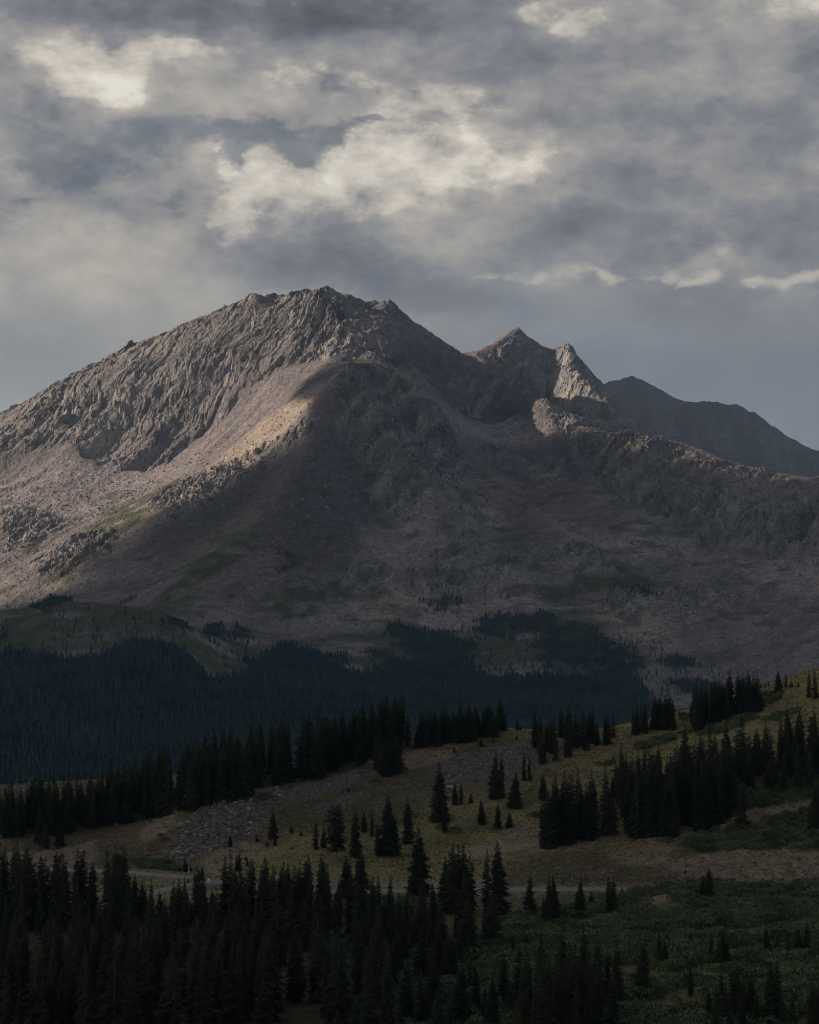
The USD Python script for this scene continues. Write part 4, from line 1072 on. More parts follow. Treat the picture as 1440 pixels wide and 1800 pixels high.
def scatter_in(poly, n, rs, gap):
    """n pixels spread over an outline."""
    P = shapely.Polygon(poly)
    x0, y0, x1, y1 = P.bounds
    out, tries = [], 0
    while len(out) < n and tries < n * 60:
        tries += 1
        q = np.array([rs.uniform(x0, x1), rs.uniform(y0, y1)])
        if P.contains(shapely.Point(q)) and all(abs(q[0] - o[0]) > gap or abs(q[1] - o[1]) > gap * .8 for o in out):
            out.append(q)
    return np.array(out)


TREES = []                                               # (x, y, z, height, kind, label, group)
fr = hits(ground, [(a, c) for a, b, c, *_ in SINGLE], 200, 1200, 4000)
for (px, tip, foot, kind, label), p in zip(SINGLE, fr):
    if np.isnan(p[0]):
        p = hits(ground, [(px, foot + 6)], 200, 1200, 4000)[0]
        if np.isnan(p[0]):
            continue
    TREES.append((*p, max(.8, (foot - tip) / F * p[1]), kind, label, None))
for poly, n, (h0, h1), kinds, label, group in STAND:
    q = scatter_in(poly, n, rng, 3.0)
    p = hits(ground, q, 200, 1200, 4000)
    ok = ~np.isnan(p[:, 0])
    xs = np.array(poly)[:, 0]
    lo, span = max(0, xs.min()), min(1440, xs.max()) - max(0, xs.min())
    for a, c in zip(p[ok], q[ok]):
        low = rng.random() <= .15
        h = rng.uniform(h0, h1) * (1 if not low else rng.uniform(.5, .8))
        kind = kinds[rng.integers(len(kinds))]
        size = "short" if low else "tall" if h > h0 + .6 * (h1 - h0) else "medium"
        look = {S: "slender", N_: "narrow", FU: "full", RA: "ragged", CO: "columnar", BR: "broad", YO: "bushy"}[kind]
        fifth = min(4, max(0, int((c[0] - lo) / span * 5)))
        place = ["at the left end of", "left of the middle of", "in the middle of", "right of the middle of", "at the right end of"][fifth]
        TREES.append((*a, h, kind, f"{size} {look} spruce {place} {label}", group))

# the 300 that show largest are things of their own; count what each shows, nearest first
W_, H_ = 720, 900
free = np.ones((H_, W_), bool)
show = np.zeros(len(TREES), int)
for k in sorted(range(len(TREES)), key=lambda k: TREES[k][1]):
    x, y, z, h, kind, *_ = TREES[k]
    cx, fy, ty = (720 + F * x / y) / 2, (900 - F * z / y) / 2, (900 - F * (z + h) / y) / 2
    half = h * .13 * F / y / 2
    for r in range(max(0, int(ty)), min(H_, int(fy) + 1)):
        w = half * (r - ty) / max(fy - ty, 1)
        a, b = max(0, int(cx - w)), min(W_, int(cx + w) + 1)
        if b > a:
            show[k] += free[r, a:b].sum()
            free[r, a:b] = False
order = sorted(range(len(TREES)), key=lambda k: (-(10 ** 6 if TREES[k][6] is None and show[k] > 0 else show[k])))
chosen, rest = [k for k in order[:300] if show[k] > 0], [k for k in order[300:] if show[k] > 0 or True]


def put(name, k, form_path, pos, rotz, scale, label, category, group=None, lean=0.0):
    x = UsdGeom.Xform.Define(stage, f"/World/{name}" + (f"_{k:03d}" if k else ""))
    x.AddTranslateOp().Set(Gf.Vec3d(*map(float, pos)))
    x.AddRotateZOp().Set(float(rotz))
    if lean:
        x.AddRotateXOp().Set(float(lean))
    x.AddScaleOp().Set(Gf.Vec3f(*map(float, scale)))
    pr = x.GetPrim()
    pr.GetReferences().AddInternalReference(form_path)
    pr.SetInstanceable(True)
    tag(pr, label, category, group)
    return pr


def instancer(path, protos, placed, label, kind="stuff", category=None):
    """Very many small copies as one object. protos: [(mesh, material)]; placed: (x, y, z, turn, sx, sz, proto)."""
    pi = UsdGeom.PointInstancer.Define(stage, path)
    for i, (mesh, mat) in enumerate(protos):
        m = usdkit.mesh(stage, f"{path}/form_{i:03d}", mesh, mat)
        m.CreateDoubleSidedAttr(True)
        pi.CreatePrototypesRel().AddTarget(m.GetPath())
    a = np.array(placed, float)
    pi.CreateProtoIndicesAttr(Vt.IntArray.FromNumpy(a[:, 6].astype(np.int32)))
    pi.CreatePositionsAttr(Vt.Vec3fArray.FromNumpy(a[:, :3].astype(np.float32)))
    pi.CreateScalesAttr(Vt.Vec3fArray.FromNumpy(np.stack([a[:, 4], a[:, 4], a[:, 5]], 1).astype(np.float32)))
    pi.CreateOrientationsAttr(Vt.QuathArray([Gf.Quath(float(math.cos(t / 2)), Gf.Vec3h(0, 0, float(math.sin(t / 2)))) for t in a[:, 3]]))
    tag(pi, label, category, kind=kind)
    return pi


for n, k in enumerate(sorted(chosen)):
    x, y, z, h, kind, label, group = TREES[k]
    s = h / HEIGHT[kind]
    wide = s ** .85 * rng.uniform(.9, 1.12)
    put("spruce_tree", n, FORMS[kind], (x, y, z - .15), rng.uniform(0, 360), (wide, wide, s), label, "spruce tree", group, rng.normal() * 1.6)
kinds = [S, N_, FU, RA, CO, BR]
protos = []
for nm in kinds:
    c = UsdGeom.Mesh(stage.GetPrimAtPath(FORMS[nm] + "/crown"))
    protos.append(((np.array(c.GetPointsAttr().Get()), np.array(c.GetFaceVertexIndicesAttr().Get()).reshape(-1, 3)), M_needles))
if rest:
    instancer("/World/spruce_forest", protos, [(TREES[k][0], TREES[k][1], TREES[k][2] - .15, rng.uniform(0, 6.28), (TREES[k][3] / 13) ** .85, TREES[k][3] / 13, kinds.index(TREES[k][4]) if TREES[k][4] in kinds else 0) for k in rest],
              "further dark spruces filling the near stands and the lower left forest")

# ------------------------------------------------------------------ far forest on the valley slopes
def mountain_at(X, Y):
    i = np.interp(np.asarray(X, float) / Y, mt_u, np.arange(len(mt_u)))
    j = np.interp(Y, mt_rows, np.arange(len(mt_rows)))
    return map_coordinates(mt_z, [i, j], order=1, mode="nearest")


def far_tree(rs, h=10.0, R=1.7, tiers=6, sides=7):
    V, T = [], []
    for k in range(tiers):
        t = k / tiers
        zb, zt = h * (.03 + .93 * t), h * min(1.0, .03 + .93 * t + .30)
        r = R * (1 - t) ** .8 + .15
        o = len(V)
        for j in range(sides * 2):
            a = (j + rs.uniform(-.3, .3)) * np.pi / sides
            q = r * (1.0 if j % 2 else .55) * rs.uniform(.8, 1.2)
            V.append([q * np.cos(a), q * np.sin(a), zb - (.35 if j % 2 else 0) + rs.normal() * .12])
        V.append([0, 0, zt])
        n = sides * 2
        T += [[o + j, o + (j + 1) % n, o + n] for j in range(n)]
    return np.array(V), np.array(T)


fr_ = np.random.default_rng(23)


def planted(polys, spacing, h0, h1, keep=1.0, clump=0.0, seed=0):
    u_ = shapely.union_all(polys)
    x0, y0, x1, y1 = u_.bounds
    gx, gy = np.meshgrid(np.arange(x0, x1, spacing), np.arange(y0, y1, spacing), indexing="ij")
    x, y = gx.ravel() + fr_.uniform(-.5, .5, gx.size) * spacing, gy.ravel() + fr_.uniform(-.5, .5, gx.size) * spacing
    wob = np.stack([x / 50, y / 50, np.full(x.shape, seed + .5)], -1)
    wx, wy = 40 * (fbm(wob, 4, 501) - .5) * 2 + fr_.normal(size=x.size) * 6, 95 * (fbm(wob, 4, 502) - .5) * 2 + fr_.normal(size=x.size) * 16
    shapely.prepare(u_)
    ok = shapely.contains_xy(u_, x + wx, y + wy) & (fr_.random(x.size) < keep)
    if clump:
        ok &= fbm(np.stack([x / 30, y / 45, np.full(x.shape, seed + .2)], -1), 3, 503) > clump
    ok &= np.abs(x / y) < .24
    x, y = x[ok], y[ok]
    n = fbm(np.stack([x / 60, y / 60, np.full(x.shape, .5)], -1), 3, 504)
    h = (h0 + (h1 - h0) * fr_.random(x.size)) * (.75 + .5 * n) * (y < 3e4)
    z = mountain_at(x, y)
    return [(a, b, c - .3, t, (hh / 10) ** .8 * s, hh / 10, p) for a, b, c, t, s, hh, p in zip(x, y, z, fr_.uniform(0, 6.28, x.size), fr_.uniform(.85, 1.25, x.size), h, fr_.integers(0, 4, x.size))]


fp = [(far_tree(fr_, 10, r, 6, 7), M_far) for r in (1.5, 1.9, 2.2, 1.2)]
instancer("/World/valley_forest", fp, planted(DENSE, 6.6, 9, 20, .95, .27, 8), "dense dark blue-green conifer forest covering the valley slopes", kind="stuff")
instancer("/World/treeline_scrub", fp, planted(OPEN, 6.0, 5, 13, .9, .42, 3) + planted(SPARSE, 14, 4, 14, .5, .46, 5), "scattered conifers and krummholz patches along the tree line of the mountain", kind="stuff")
# ------------------------------------------------------------------ willows
def bush_mesh(rs, n=190, rx=1.0, h=1.0, leaf=.16):
    """A low dome of leaf clumps."""
    V, T = [], []
    for k in range(n):
        a, t = rs.uniform(0, 6.283), rs.random() ** .5
        el = rs.uniform(.05, 1.5)
        r = rs.uniform(.72, 1.08)
        p = np.array([rx * r * np.cos(a) * np.cos(el), rx * r * np.sin(a) * np.cos(el), h * (.08 + r * .92 * np.sin(el))])
        d = rs.normal(size=3)
        d[2] = abs(d[2]) + .4
        d /= np.linalg.norm(d)
        s = np.cross(d, rs.normal(size=3))
        s /= np.linalg.norm(s)
        q = leaf * rs.uniform(.6, 1.3)
        o = len(V)
        V += [p - s * q * .5, p + d * q * .9, p + s * q * .5, p - d * q * .5 + np.array([0, 0, -q * .2])]
        T += [[o, o + 1, o + 2], [o, o + 2, o + 3]]
    return np.array(V), np.array(T)


def stem_mesh(rs, n=5, h=.8):
    V, T = [], []
    for k in range(n):
        a = rs.uniform(0, 6.283)
        o = len(V)
        b, t = np.array([.12 * np.cos(a), .12 * np.sin(a), -.3]), np.array([.5 * np.cos(a), .5 * np.sin(a), h])
        for q in range(3):
            V.append(b + .035 * np.array([np.cos(q * 2.09), np.sin(q * 2.09), 0]))
        V.append(t)
        T += [[o, o + 1, o + 3], [o + 1, o + 2, o + 3], [o + 2, o, o + 3]]
    return np.array(V), np.array(T)


br = np.random.default_rng(41)
bushes = [(bush_mesh(br), M_willow) for _ in range(4)]
THICKET = [outline(p) for p in [
    [(880, 1612), (1000, 1592), (1085, 1580), (1150, 1566), (1215, 1558), (1300, 1560), (1460, 1558), (1460, 1830), (880, 1830)],
    [(1180, 1509), (1240, 1466), (1330, 1446), (1460, 1420), (1460, 1500), (1350, 1493), (1260, 1499)],
    [(1160, 1478), (1180, 1470), (1240, 1478), (1200, 1495)],
    [(600, 1596), (720, 1588), (760, 1600), (740, 1620), (620, 1620)],
    [(560, 1650), (900, 1650), (900, 1830), (620, 1830)],
    [(1280, 1395), (1420, 1360), (1440, 1400), (1300, 1430)],
    [(235, 1512), (300, 1520), (318, 1530), (250, 1526)],
]]
CLEAR = [outline(p) for p in [[(1105, 1590), (1130, 1577), (1195, 1567), (1214, 1576), (1180, 1588), (1130, 1600)], [(1290, 1640), (1440, 1612), (1440, 1624), (1310, 1650)], [(1120, 1760), (1250, 1740), (1250, 1770), (1130, 1790)]]]
MATS = [outline(p) for p in [
    [(1296, 1244), (1340, 1216), (1374, 1212), (1372, 1226), (1330, 1244), (1300, 1252)], [(1335, 1262), (1400, 1240), (1406, 1246), (1360, 1266)], [(1232, 1280), (1290, 1262), (1322, 1252), (1326, 1262), (1262, 1288)],
    [(1112, 1312), (1150, 1296), (1186, 1288), (1188, 1298), (1130, 1320)], [(1224, 1276), (1266, 1268), (1262, 1282), (1226, 1290)], [(1075, 1358), (1112, 1346), (1100, 1362)], [(1196, 1256), (1224, 1252), (1222, 1262), (1198, 1266)], [(1190, 1284), (1216, 1278), (1212, 1288)],
    [(1100, 1590), (1150, 1572), (1205, 1560), (1212, 1564), (1150, 1580), (1110, 1594)], [(1045, 1348), (1080, 1338), (1075, 1350)], [(925, 1436), (955, 1422), (950, 1436)],
]]


def spread(polys, spacing, keep, minus=(), clump=0.0, seed=0):
    un = shapely.union_all(polys)
    if minus:
        un = un.difference(shapely.union_all(list(minus)))
    x0, y0, x1, y1 = un.bounds
    gx, gy = np.meshgrid(np.arange(x0, x1, spacing), np.arange(y0, y1, spacing), indexing="ij")
    x, y = gx.ravel() + br.uniform(-.5, .5, gx.size) * spacing, gy.ravel() + br.uniform(-.5, .5, gx.size) * spacing
    ok = shapely.contains_xy(un, x, y) & (br.random(x.size) < keep) & (np.abs(x / y) < .235)
    if clump:
        ok &= fbm(np.stack([x / 9, y / 9, np.full(x.shape, seed + .3)], -1), 3, 601) > clump
    return x[ok], y[ok]


placed = []
for polys, spacing, keep, minus, clump, s0, s1 in ((THICKET, 1.75, .95, CLEAR, .40, .8, 1.9), (MATS, 1.1, 1.0, (), 0, .6, 1.1), (CLEAR, 3.5, .5, (), .5, .4, .8)):
    x, y = spread(polys, spacing, keep, minus, clump, 3)
    n = fbm(np.stack([x / 6, y / 6, np.full(x.shape, .7)], -1), 2, 611)
    for a, b, c, q in zip(x, y, ground(x, y), n):
        s = br.uniform(s0, s1) * (.6 + .8 * q)
        placed.append((a, b, c - .1, br.uniform(0, 6.28), s * br.uniform(.9, 1.4), s, br.integers(0, 4)))
x, y = spread(BARE + TALUS[3:5] + GREEN[:3], 3.2, .5, (), .52, 9)
for a, b, c in zip(x, y, ground(x, y)):
    s = br.uniform(.25, .6)
    placed.append((a, b, c - .05, br.uniform(0, 6.28), s * 1.5, s, br.integers(0, 4)))
instancer("/World/willow_thicket", bushes, placed, "low grey-green willow thickets over the lower slopes and along the right-hand crest")

form("shrub_form_round", [("stems", stem_mesh(br), M_bark), ("foliage", bush_mesh(br, 220, 1.0, 1.0, .17), M_willow)])
form("shrub_form_mat", [("stems", stem_mesh(br, 5, .4), M_bark), ("foliage", bush_mesh(br, 260, 1.6, .8, .17), M_willow)])
SHRUBS = [
    (800, 1464, 1.9, 1.5, "dark round shrub right of the spruce below the broad lone one"), (774, 1456, 1.4, 1.1, "small shrub on the green patch beside the spruce below the broad lone one"),
    (725, 1436, 1.8, .9, "blue-green shrub at the left foot of the broad lone spruce"), (870, 1458, 1.9, .9, "low shrub left of the broad-skirted spruce on the grass slope"),
    (466, 1404, 2.2, 1.7, "dark rounded shrub at the top of the grey talus"), (455, 1412, 1.8, 1.4, "dark shrub in the notch of the grey talus below the rounded one"), (420, 1456, 2.0, .9, "long low shrub on the green strip through the grey talus"), (440, 1440, 2.0, .9, "upper low shrub on the green strip through the grey talus"),
    (660, 1375, 2.2, .9, "low dark shrub on the stony slope below the jutting spruce clump"), (282, 1470, 1.2, .8, "dark shrub on the brown slope left of the grey talus, uppermost"), (290, 1478, 1.5, .9, "dark shrub on the brown slope left of the grey talus, second from top"), (270, 1492, 1.3, .8, "dark shrub on the brown slope left of the grey talus, third from top"),
    (258, 1506, 1.2, .8, "small shrub at the foot of the brown slope by the upper road"), (235, 1512, 1.3, .8, "small shrub at the foot of the brown slope, left of its neighbour"), (1140, 1588, 1.6, 1.0, "round blue-green shrub on the bare knoll below the road"), (1105, 1596, 1.2, .9, "small shrub at the left end of the bare knoll below the road"),
    (1330, 1262, 1.4, .8, "pale shrub between the willow mats on the right crest"), (910, 1276, 1.6, .7, "dark low shrub on the stony central crest"), (940, 1290, 1.9, 1.1, "dark shrub right of the stony central crest"), (860, 1300, 1.5, .8, "low shrub in front of the central crest stand"),
]
hp = hits(ground, [(a, b) for a, b, *_ in SHRUBS], 200, 1200, 4000)
k = 0
for (px, py, wdt, hgt, label), p in zip(SHRUBS, hp):
    if not np.isnan(p[0]):
        kind = "shrub_form_mat" if wdt > 1.8 * hgt else "shrub_form_round"
        put("willow_shrub", k, FORMS[kind], (p[0], p[1], p[2] - .05), br.uniform(0, 360), (wdt / (1.6 if "mat" in kind else 1), wdt / (1.6 if "mat" in kind else 1), hgt), label, "shrub")
        k += 1

# ------------------------------------------------------------------ stones
gs = Graph()
sn = gs.n("noise_texture", "fac", vector=gs.n("texture_coordinate", "object"), scale=3, detail=6, roughness=.65)
so = gs.n("object_info", "random")
sc_ = gs.n("rgb_ramp", "color", fac=gs.m("multiply_add", gs.m("subtract", so, .5), .6, sn), ramp=[(.15, (.085, .080, .080)), (.5, (.150, .141, .138)), (.85, (.29, .272, .26))])
M_stone = gs.make("/World/Looks/stone", surface=gs.n("principled_bsdf", "BSDF", base_color=sc_, roughness=.95, specular_ior_level=.15, normal=gs.n("bump", "normal", height=sn, distance=.08, strength=.7)))


def boulder(rs):
    m = trimesh.creation.icosphere(1, 1.0)
    d = rs.normal(size=(9, 3))
    d /= np.linalg.norm(d, axis=1, keepdims=True)
    v = m.vertices.copy()
    for n, o in zip(d, rs.uniform(.55, .9, 9)):
        v -= np.outer(np.maximum(v @ n - o, 0), n)
    v *= rs.uniform(.75, 1.25, 3) * np.array([1, 1, .8])
    return v, m.faces


stones = [(boulder(br), M_stone) for _ in range(5)]
placed = []
for polys, spacing, keep, s0, s1, clump in ((TALUS[:2], 1.05, .9, .18, .75, .0), (TALUS[2:5], 1.5, .55, .15, .5, .46), (TALUS[5:], 1.3, .8, .2, .7, 0), (BARE, 1.7, .5, .08, .30, .42), (GRAVEL, 1.6, .4, .07, .22, .4), (GREEN[:2] + GREEN[4:5], 4.5, .4, .1, .4, .5)):
    x, y = spread(polys, spacing, keep, (), clump, 7)
    rd_, _ = near_road(x, y)
    for a, b, c in zip(x[rd_ > 4.5], y[rd_ > 4.5], ground(x[rd_ > 4.5], y[rd_ > 4.5])):
        s = s0 + (s1 - s0) * br.random() ** 2.2
        placed.append((a, b, c + s * .15, br.uniform(0, 6.28), s, s * br.uniform(.6, 1.1), br.integers(0, 5)))
instancer("/World/talus_stones", stones, placed, "loose grey stones of the talus slopes, cut banks and stony crest")
for i in range(3):
    form(f"boulder_form_{'abc'[i]}", [("rock", boulder(br), M_stone)])
BOULDERS = [
    (318, 1452, 1.1, "pale angular boulder at the upper left edge of the grey talus"), (330, 1446, .9, "pale boulder beside the angular one at the upper left edge of the grey talus"), (377, 1433, 1.2, "rounded pale boulder in the middle of the grey talus"), (403, 1400, .8, "pale boulder on the top edge of the grey talus"), (493, 1378, .8, "pale boulder on the talus top by the ridge spruces"),
    (318, 1510, .7, "pale stone at the foot of the grey talus by the road"), (266, 1511, .8, "pale stone at the lower left end of the grey talus"), (498, 1494, .6, "white stone on the grass, leftmost of a scattered few"), (512, 1492, .7, "largest white stone of a scattered few on the grass"), (522, 1488, .5, "small white stone right of the largest on the grass"), (524, 1482, .5, "upper white stone of a scattered few on the grass"),
    (754, 1344, .6, "pale stone at the left end of the upper talus"), (792, 1386, 1.1, "white block between the broad lone spruce and the pair"), (898, 1324, .7, "pale boulder right of the tall pair in the upper talus"), (1383, 1430, .9, "white boulder on the bare ground above the right-hand willows"), (1273, 1455, 1.0, "grey boulder on the bare bank left of the right-hand willows"), (1128, 1500, .6, "pale stone on the pinkish cut bank"),
    (1208, 1522, .6, "pale stone on the cut bank below the willows"), (1418, 1546, .9, "pale block at the right edge beside the road, left of two"), (1434, 1543, 1.0, "pale block at the right edge beside the road, right of two"), (1052, 1365, .7, "pale boulder on the yellow grass, larger of the upper slope"), (1104, 1322, .7, "pale stone on the grass below the willow mat"), (205, 1450, .5, "white stone below the left ridge spruces"), (44, 1376, .8, "pale block on the left crest"), (206, 1372, .9, "pale outcrop block on the crest left of the ridge spruces"),
]
hp = hits(ground, [(a, b) for a, b, *_ in BOULDERS], 200, 1200, 4000)
k = 0
for (px, py, s, label), p in zip(BOULDERS, hp):
    if not np.isnan(p[0]):
        put("boulder", k, FORMS[f"boulder_form_{'abc'[k % 3]}"], (p[0], p[1], p[2] + s * .25), br.uniform(0, 360), (s, s, s * .8), label, "boulder")
        k += 1

# boulders strewn over the mountain's screes and outcrops, and tussocks over the near grass
br = np.random.default_rng(53)


def rough_stone(rs):
    m = trimesh.creation.icosahedron()
    return m.vertices * rs.uniform(.7, 1.25, (12, 1)) * [1, 1, .8], m.faces


placed = []
for polys, spacing, keep, s0, s1 in ((OUTCROP, 13, .55, 1.5, 6.5), (PALE, 15, .5, .8, 3.6), (RED, 26, .5, .8, 3.2), (DARKROCK_SHADE, 22, .5, 1.0, 4.5), (SCREE, 14, .55, 1.0, 3.8), ([plan_mask([(560, 1090), (760, 960), (860, 930), (1000, 950), (1250, 980), (1445, 960), (1445, 1180), (1250, 1210), (1150, 1120), (900, 1090)]), plan_mask([(0, 860), (270, 830), (420, 760), (580, 680), (300, 900), (0, 1050)])], 17, .5, 1.0, 5.0)):
    un = shapely.union_all(polys)
    x0, y0, x1, y1 = un.bounds
    gx, gy = np.meshgrid(np.arange(x0, x1, spacing), np.arange(y0, y1, spacing), indexing="ij")
    x, y = gx.ravel() + br.uniform(-.5, .5, gx.size) * spacing, gy.ravel() + br.uniform(-.5, .5, gx.size) * spacing
    shapely.prepare(un)
    ok = shapely.contains_xy(un, x, y) & (br.random(x.size) < keep * 2 * fbm(np.stack([x / 70, y / 70, np.full(x.shape, .3)], -1), 3, 701)) & (np.abs(x / y) < .232)
    x, y = x[ok], y[ok]
    s = s0 + (s1 - s0) * br.random(x.size) ** 3
    placed += list(zip(x, y, mountain_at(x, y) + s * .2, br.uniform(0, 6.28, x.size), s, s * br.uniform(.6, 1.1, x.size), br.integers(0, 5, x.size)))
gm = Graph()
mn = gm.n("noise_texture", "fac", vector=gm.n("geometry", "position"), scale=1 / 5, detail=3, roughness=.7)
mn2 = gm.n("noise_texture", "fac", vector=gm.n("geometry", "position"), scale=1 / 60, detail=3)
mc = gm.n("rgb_ramp", "color", fac=gm.m("multiply_add", gm.m("subtract", mn2, .5), .8, mn), ramp=[(.25, (.075, .070, .070)), (.48, (.165, .152, .148)), (.62, (.30, .275, .262)), (.80, (.43, .40, .38))])
M_scree = gm.make("/World/Looks/scree_stone", surface=gm.n("principled_bsdf", "BSDF", base_color=mc, roughness=.95, specular_ior_level=.1))
instancer("/World/mountain_boulders", [(rough_stone(br), M_scree) for _ in range(5)], placed, "boulders strewn over the screes and outcrops of the mountain")


def tuft(rs):
    V, T = [], []
    for k in range(9):
        a, l = rs.uniform(0, 6.283), rs.uniform(.5, 1.1)
        d = np.array([np.cos(a), np.sin(a), 0])
        s = np.array([-d[1], d[0], 0])
        o = len(V)
        V += [d * .12 - s * .12, d * .12 + s * .12, d * l * .7 + [0, 0, l * .8]]
        T += [[o, o + 1, o + 2]]
    return np.array(V), np.array(T)


M_grass = leaf_material("/World/Looks/dry_grass", (.105, .092, .046), (.215, .180, .098), 1.0)
M_sedge = leaf_material("/World/Looks/green_sedge", (.060, .068, .030), (.115, .122, .055), 1.0)
gy_ = br.uniform(0, 1, 60000)
y = 425 + (640 - 425) * gy_ ** .8
x = br.uniform(-.225, .225, 60000) * y
rd_, _ = near_road(x, y)
tal = region(TALUS + GRAVEL, x, y, 1.5)
bar = region(BARE, x, y, 1.5)
gre = region(GREEN, x, y, 3)
dens = fbm(np.stack([x / 14, y / 14, np.full(x.shape, .9)], -1), 4, 711)
ok = (rd_ > 3.2) & (tal < .3) & (br.random(x.size) > bar * .75) & (dens > .40)
x, y, gre, dens = x[ok], y[ok], gre[ok], dens[ok]
s = br.uniform(.22, .55, x.size) * (.5 + dens)
instancer("/World/grass_tussocks", [(tuft(br), M_grass), (tuft(br), M_grass), (tuft(br), M_sedge), (tuft(br), M_sedge)], list(zip(x, y, ground(x, y) - .02, br.uniform(0, 6.28, x.size), s, s, np.where(br.random(x.size) < .15 + .8 * gre, 2, 0) + br.integers(0, 2, x.size))), "dry yellow and green grass tussocks over the near hillside")

# ------------------------------------------------------------------ the road sign and the marker post
def plain(path, col, rough=.6, metal=0.0):
    g = Graph()
    n = g.n("noise_texture", "fac", vector=g.n("texture_coordinate", "object"), scale=5, detail=4)
    c = g.n("rgb_ramp", "color", fac=n, ramp=[(.3, tuple(np.array(col) * .8)), (.7, col)])
    return g.make(path, surface=g.n("principled_bsdf", "BSDF", base_color=c, roughness=rough, metallic=metal))


M_white, M_steel = plain("/World/Looks/white_sign_sheet", (.74, .74, .72)), plain("/World/Looks/galvanised_steel", (.40, .40, .40), .5, .4)


def thing(name, loc, label, category, rotz=0.0):
    x = UsdGeom.Xform.Define(stage, f"/World/{name}")
    x.AddTranslateOp().Set(Gf.Vec3d(*map(float, loc)))
    x.AddRotateZOp().Set(rotz)
    tag(x, label, category)
    return f"/World/{name}"


def block(sx, sy, sz, at, r=.02):
    P = shapely.box(-sx / 2 + r, -sz / 2 + r, sx / 2 - r, sz / 2 - r).buffer(r, quad_segs=3)
    m = trimesh.creation.extrude_polygon(P, sy, engine="earcut")
    m.apply_transform(trimesh.transformations.rotation_matrix(math.pi / 2, (1, 0, 0)))
    m.apply_translation(np.array(at) + [0, sy / 2, 0])
    return m


p = hits(ground, [(367, 1559)], 200, 1200, 4000)[0]
t = thing("road_sign", p, "white rectangular road sign on a post at the road bend", "road sign", -12.0)
usdkit.mesh(stage, t + "/post", block(.10, .08, 2.3, (0, .05, .85)), M_steel)
usdkit.mesh(stage, t + "/board", block(.62, .03, .80, (0, 0, 1.62), .05), M_white)
usdkit.mesh(stage, t + "/bracket", block(.40, .04, .05, (0, .03, 1.62)), M_steel)
p = hits(ground, [(332, 1536)], 200, 1200, 4000)[0]
t = thing("marker_post", p, "short white marker post on the green verge beyond the road bend", "post")
usdkit.mesh(stage, t + "/post", block(.11, .05, 1.5, (0, 0, .45)), M_white)
usdkit.mesh(stage, t + "/reflector", block(.08, .02, .16, (0, -.036, 1.05)), M_steel)

# ------------------------------------------------------------------ the clouds whose shade lies over the near country
CLOUD_Z = 3000.0
gc = Graph()
cn = gc.n("noise_texture", "fac", vector=gc.n("geometry", "position"), scale=1 / 300, detail=6)
cb = gc.n("bump", "normal", height=cn, distance=60.0, strength=.6)
cd = gc.n("diffuse_bsdf", "BSDF", color=(.85, .85, .86), normal=cb)
ct = gc.n("translucent_bsdf", "BSDF", color=(.85, .85, .86), normal=cb)
cm = gc.n("mix_closure", "closure", fac=.45, closure1=cd, closure2=ct)
thin = gc.n("separate_xyz", "x", vector=gc.n("attribute", "color", attribute="thickness"))
wisp = gc.n("noise_texture", "fac", vector=gc.n("geometry", "position"), scale=1 / 160, detail=4, roughness=.65)
veil = gc.smooth(gc.m("multiply_add", gc.m("subtract", wisp, .5), .6, thin), .10, .75)       # the thin rim lets part of the sun through
M_cloud = gc.make("/World/Looks/cloud_vapour", surface=gc.n("mix_closure", "closure", fac=veil, closure1=gc.n("transparent_bsdf", "BSDF", color=(1, 1, 1)), closure2=cm))


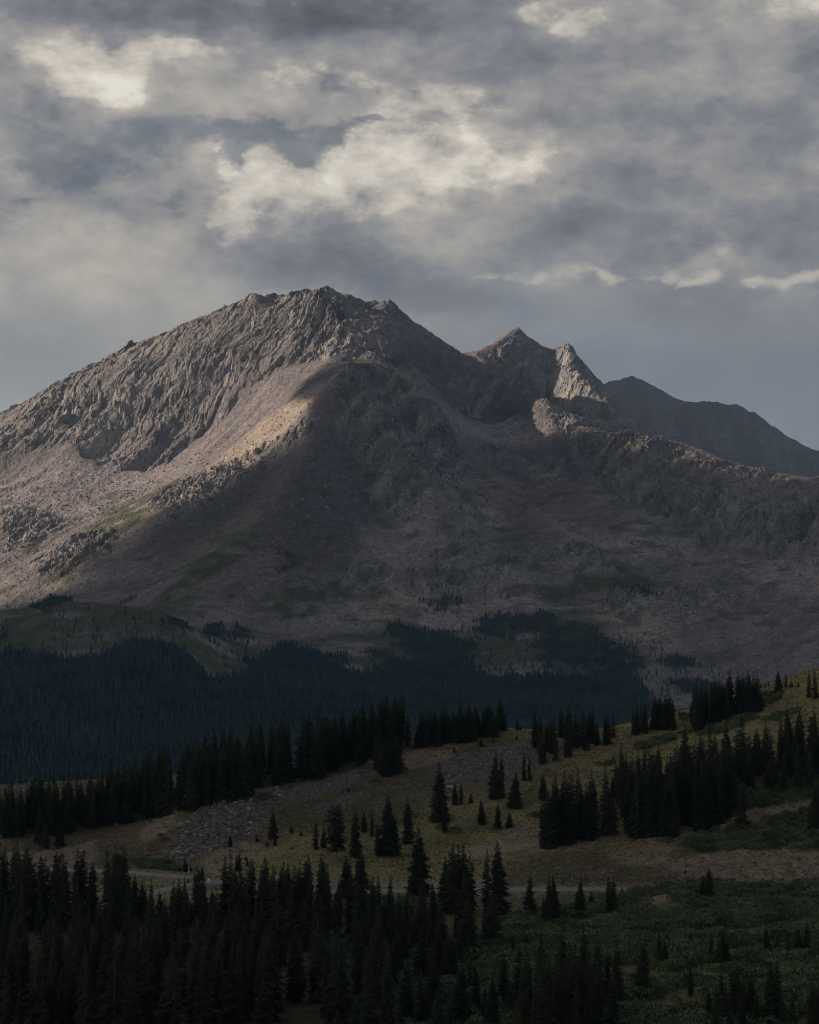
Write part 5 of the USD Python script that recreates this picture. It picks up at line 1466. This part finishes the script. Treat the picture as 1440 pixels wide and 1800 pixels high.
def cloud(name, outline_xy, seed, thick, label):
    """A closed billowed slab of cloud over a map outline, thinning out at its ragged edge."""
    P = shapely.Polygon(outline_xy)
    x0, y0, x1, y1 = P.bounds
    st = 36.0
    gx, gy = np.arange(x0 - 500, x1 + 500, st), np.arange(y0 - 500, y1 + 500, st)
    A, B = np.meshgrid(gx, gy, indexing="ij")
    q = np.stack([A, B, np.full(A.shape, seed * 100.0)], -1)
    inside = shapely.contains_xy(P, A, B).astype(float)
    near_edge = np.clip((B - 4750) / 650, 0, 1)
    m = gaussian_filter(inside, 300 / st) * (1 - near_edge) + gaussian_filter(inside, 110 / st) * near_edge
    m = m + (fbm(q / 620, 6, seed, .62) - .5) * (.7 - .35 * near_edge) * np.exp(-((m - .5) / .42) ** 2)
    m = np.clip((m - .22) * (1.25 + 1.6 * near_edge), 0, 1)
    m[0], m[-1], m[:, 0], m[:, -1] = 0, 0, 0, 0
    bill = 1 - np.abs(2 * fbm(q / 700, 4, seed + 9) - 1)
    top = CLOUD_Z + thick * np.sqrt(m) * (.25 + .75 * bill)
    bot = CLOUD_Z - thick * .22 * m * (.5 + fbm(q / 400, 4, seed + 20))
    nx, ny = A.shape
    v = np.concatenate([np.stack([A, B, top], -1).reshape(-1, 3), np.stack([A, B, bot], -1).reshape(-1, 3)])
    i, j = np.meshgrid(np.arange(nx - 1), np.arange(ny - 1), indexing="ij")
    on = np.maximum.reduce([m[:-1, :-1], m[1:, :-1], m[:-1, 1:], m[1:, 1:]]) > 0
    a = (i * ny + j)[on]
    f = np.concatenate([np.stack([a, a + ny, a + ny + 1], 1), np.stack([a, a + ny + 1, a + 1], 1)])
    g = f[:, ::-1] + nx * ny
    used, inv = np.unique(np.concatenate([f, g]).ravel(), return_inverse=True)
    c = usdkit.mesh(stage, f"/World/{name}", (v[used], inv.reshape(-1, 3)), M_cloud)
    primvar(c, "thickness", np.repeat(np.concatenate([m.ravel(), m.ravel()])[used][:, None], 3, 1))
    tag(c, label, kind="structure")


def under_sun(points):
    """Where, at the height of the clouds, the sun passes on its way to the given ground points."""
    p = np.array(points, float)
    t = (CLOUD_Z - p[:, 2]) / SUN[2]
    return (p[:, :2] + SUN[:2] * t[:, None])


edge = [W(*q) for q in [(-120, 1110, 4500), (0, 1080, 4560), (60, 1040, 4620), (110, 1020, 4720), (190, 985, 4810), (240, 930, 4990), (290, 902, 5060), (370, 866, 5130), (430, 800, 5250), (475, 764, 5290), (550, 722, 5180), (585, 672, 5200), (612, 652, 5250), (650, 650, 5380), (700, 683, 5540), (780, 735, 5530), (830, 785, 5490), (900, 800, 5570), (985, 778, 5850), (1060, 766, 5940), (1110, 758, 6090), (1240, 812, 5900), (1440, 860, 5560)]]
cloud("cloud", under_sun(edge + [(1500, 4500, 0), (1400, 2500, -250), (600, -900, -60), (-700, -900, -60), (-1600, 2500, -300), (-1600, 4100, -250)]), 3, 900, "large grey cloud bank to the left that keeps the near slopes in shade")
cloud("cloud_001", under_sun([(600, 8500, 200), (800, 9900, 600), (1700, 10200, 500), (2700, 9900, 300), (2700, 8500, 100)]), 5, 700, "grey cloud to the left that shades the far ridge")

# ------------------------------------------------------------------ haze
gh = Graph()
hv = gh.n("principled_volume", "volume", color=(.36, .66, 1.0), density=HAZE, anisotropy=0.0)
M_haze = gh.make("/World/Looks/haze", volume=hv)
hz = trimesh.creation.box(bounds=[[-15050, -4050, -437], [15050, 14550, 840]])
tag(usdkit.mesh(stage, "/World/haze", hz, M_haze), "thin bluish mountain haze", kind="stuff")
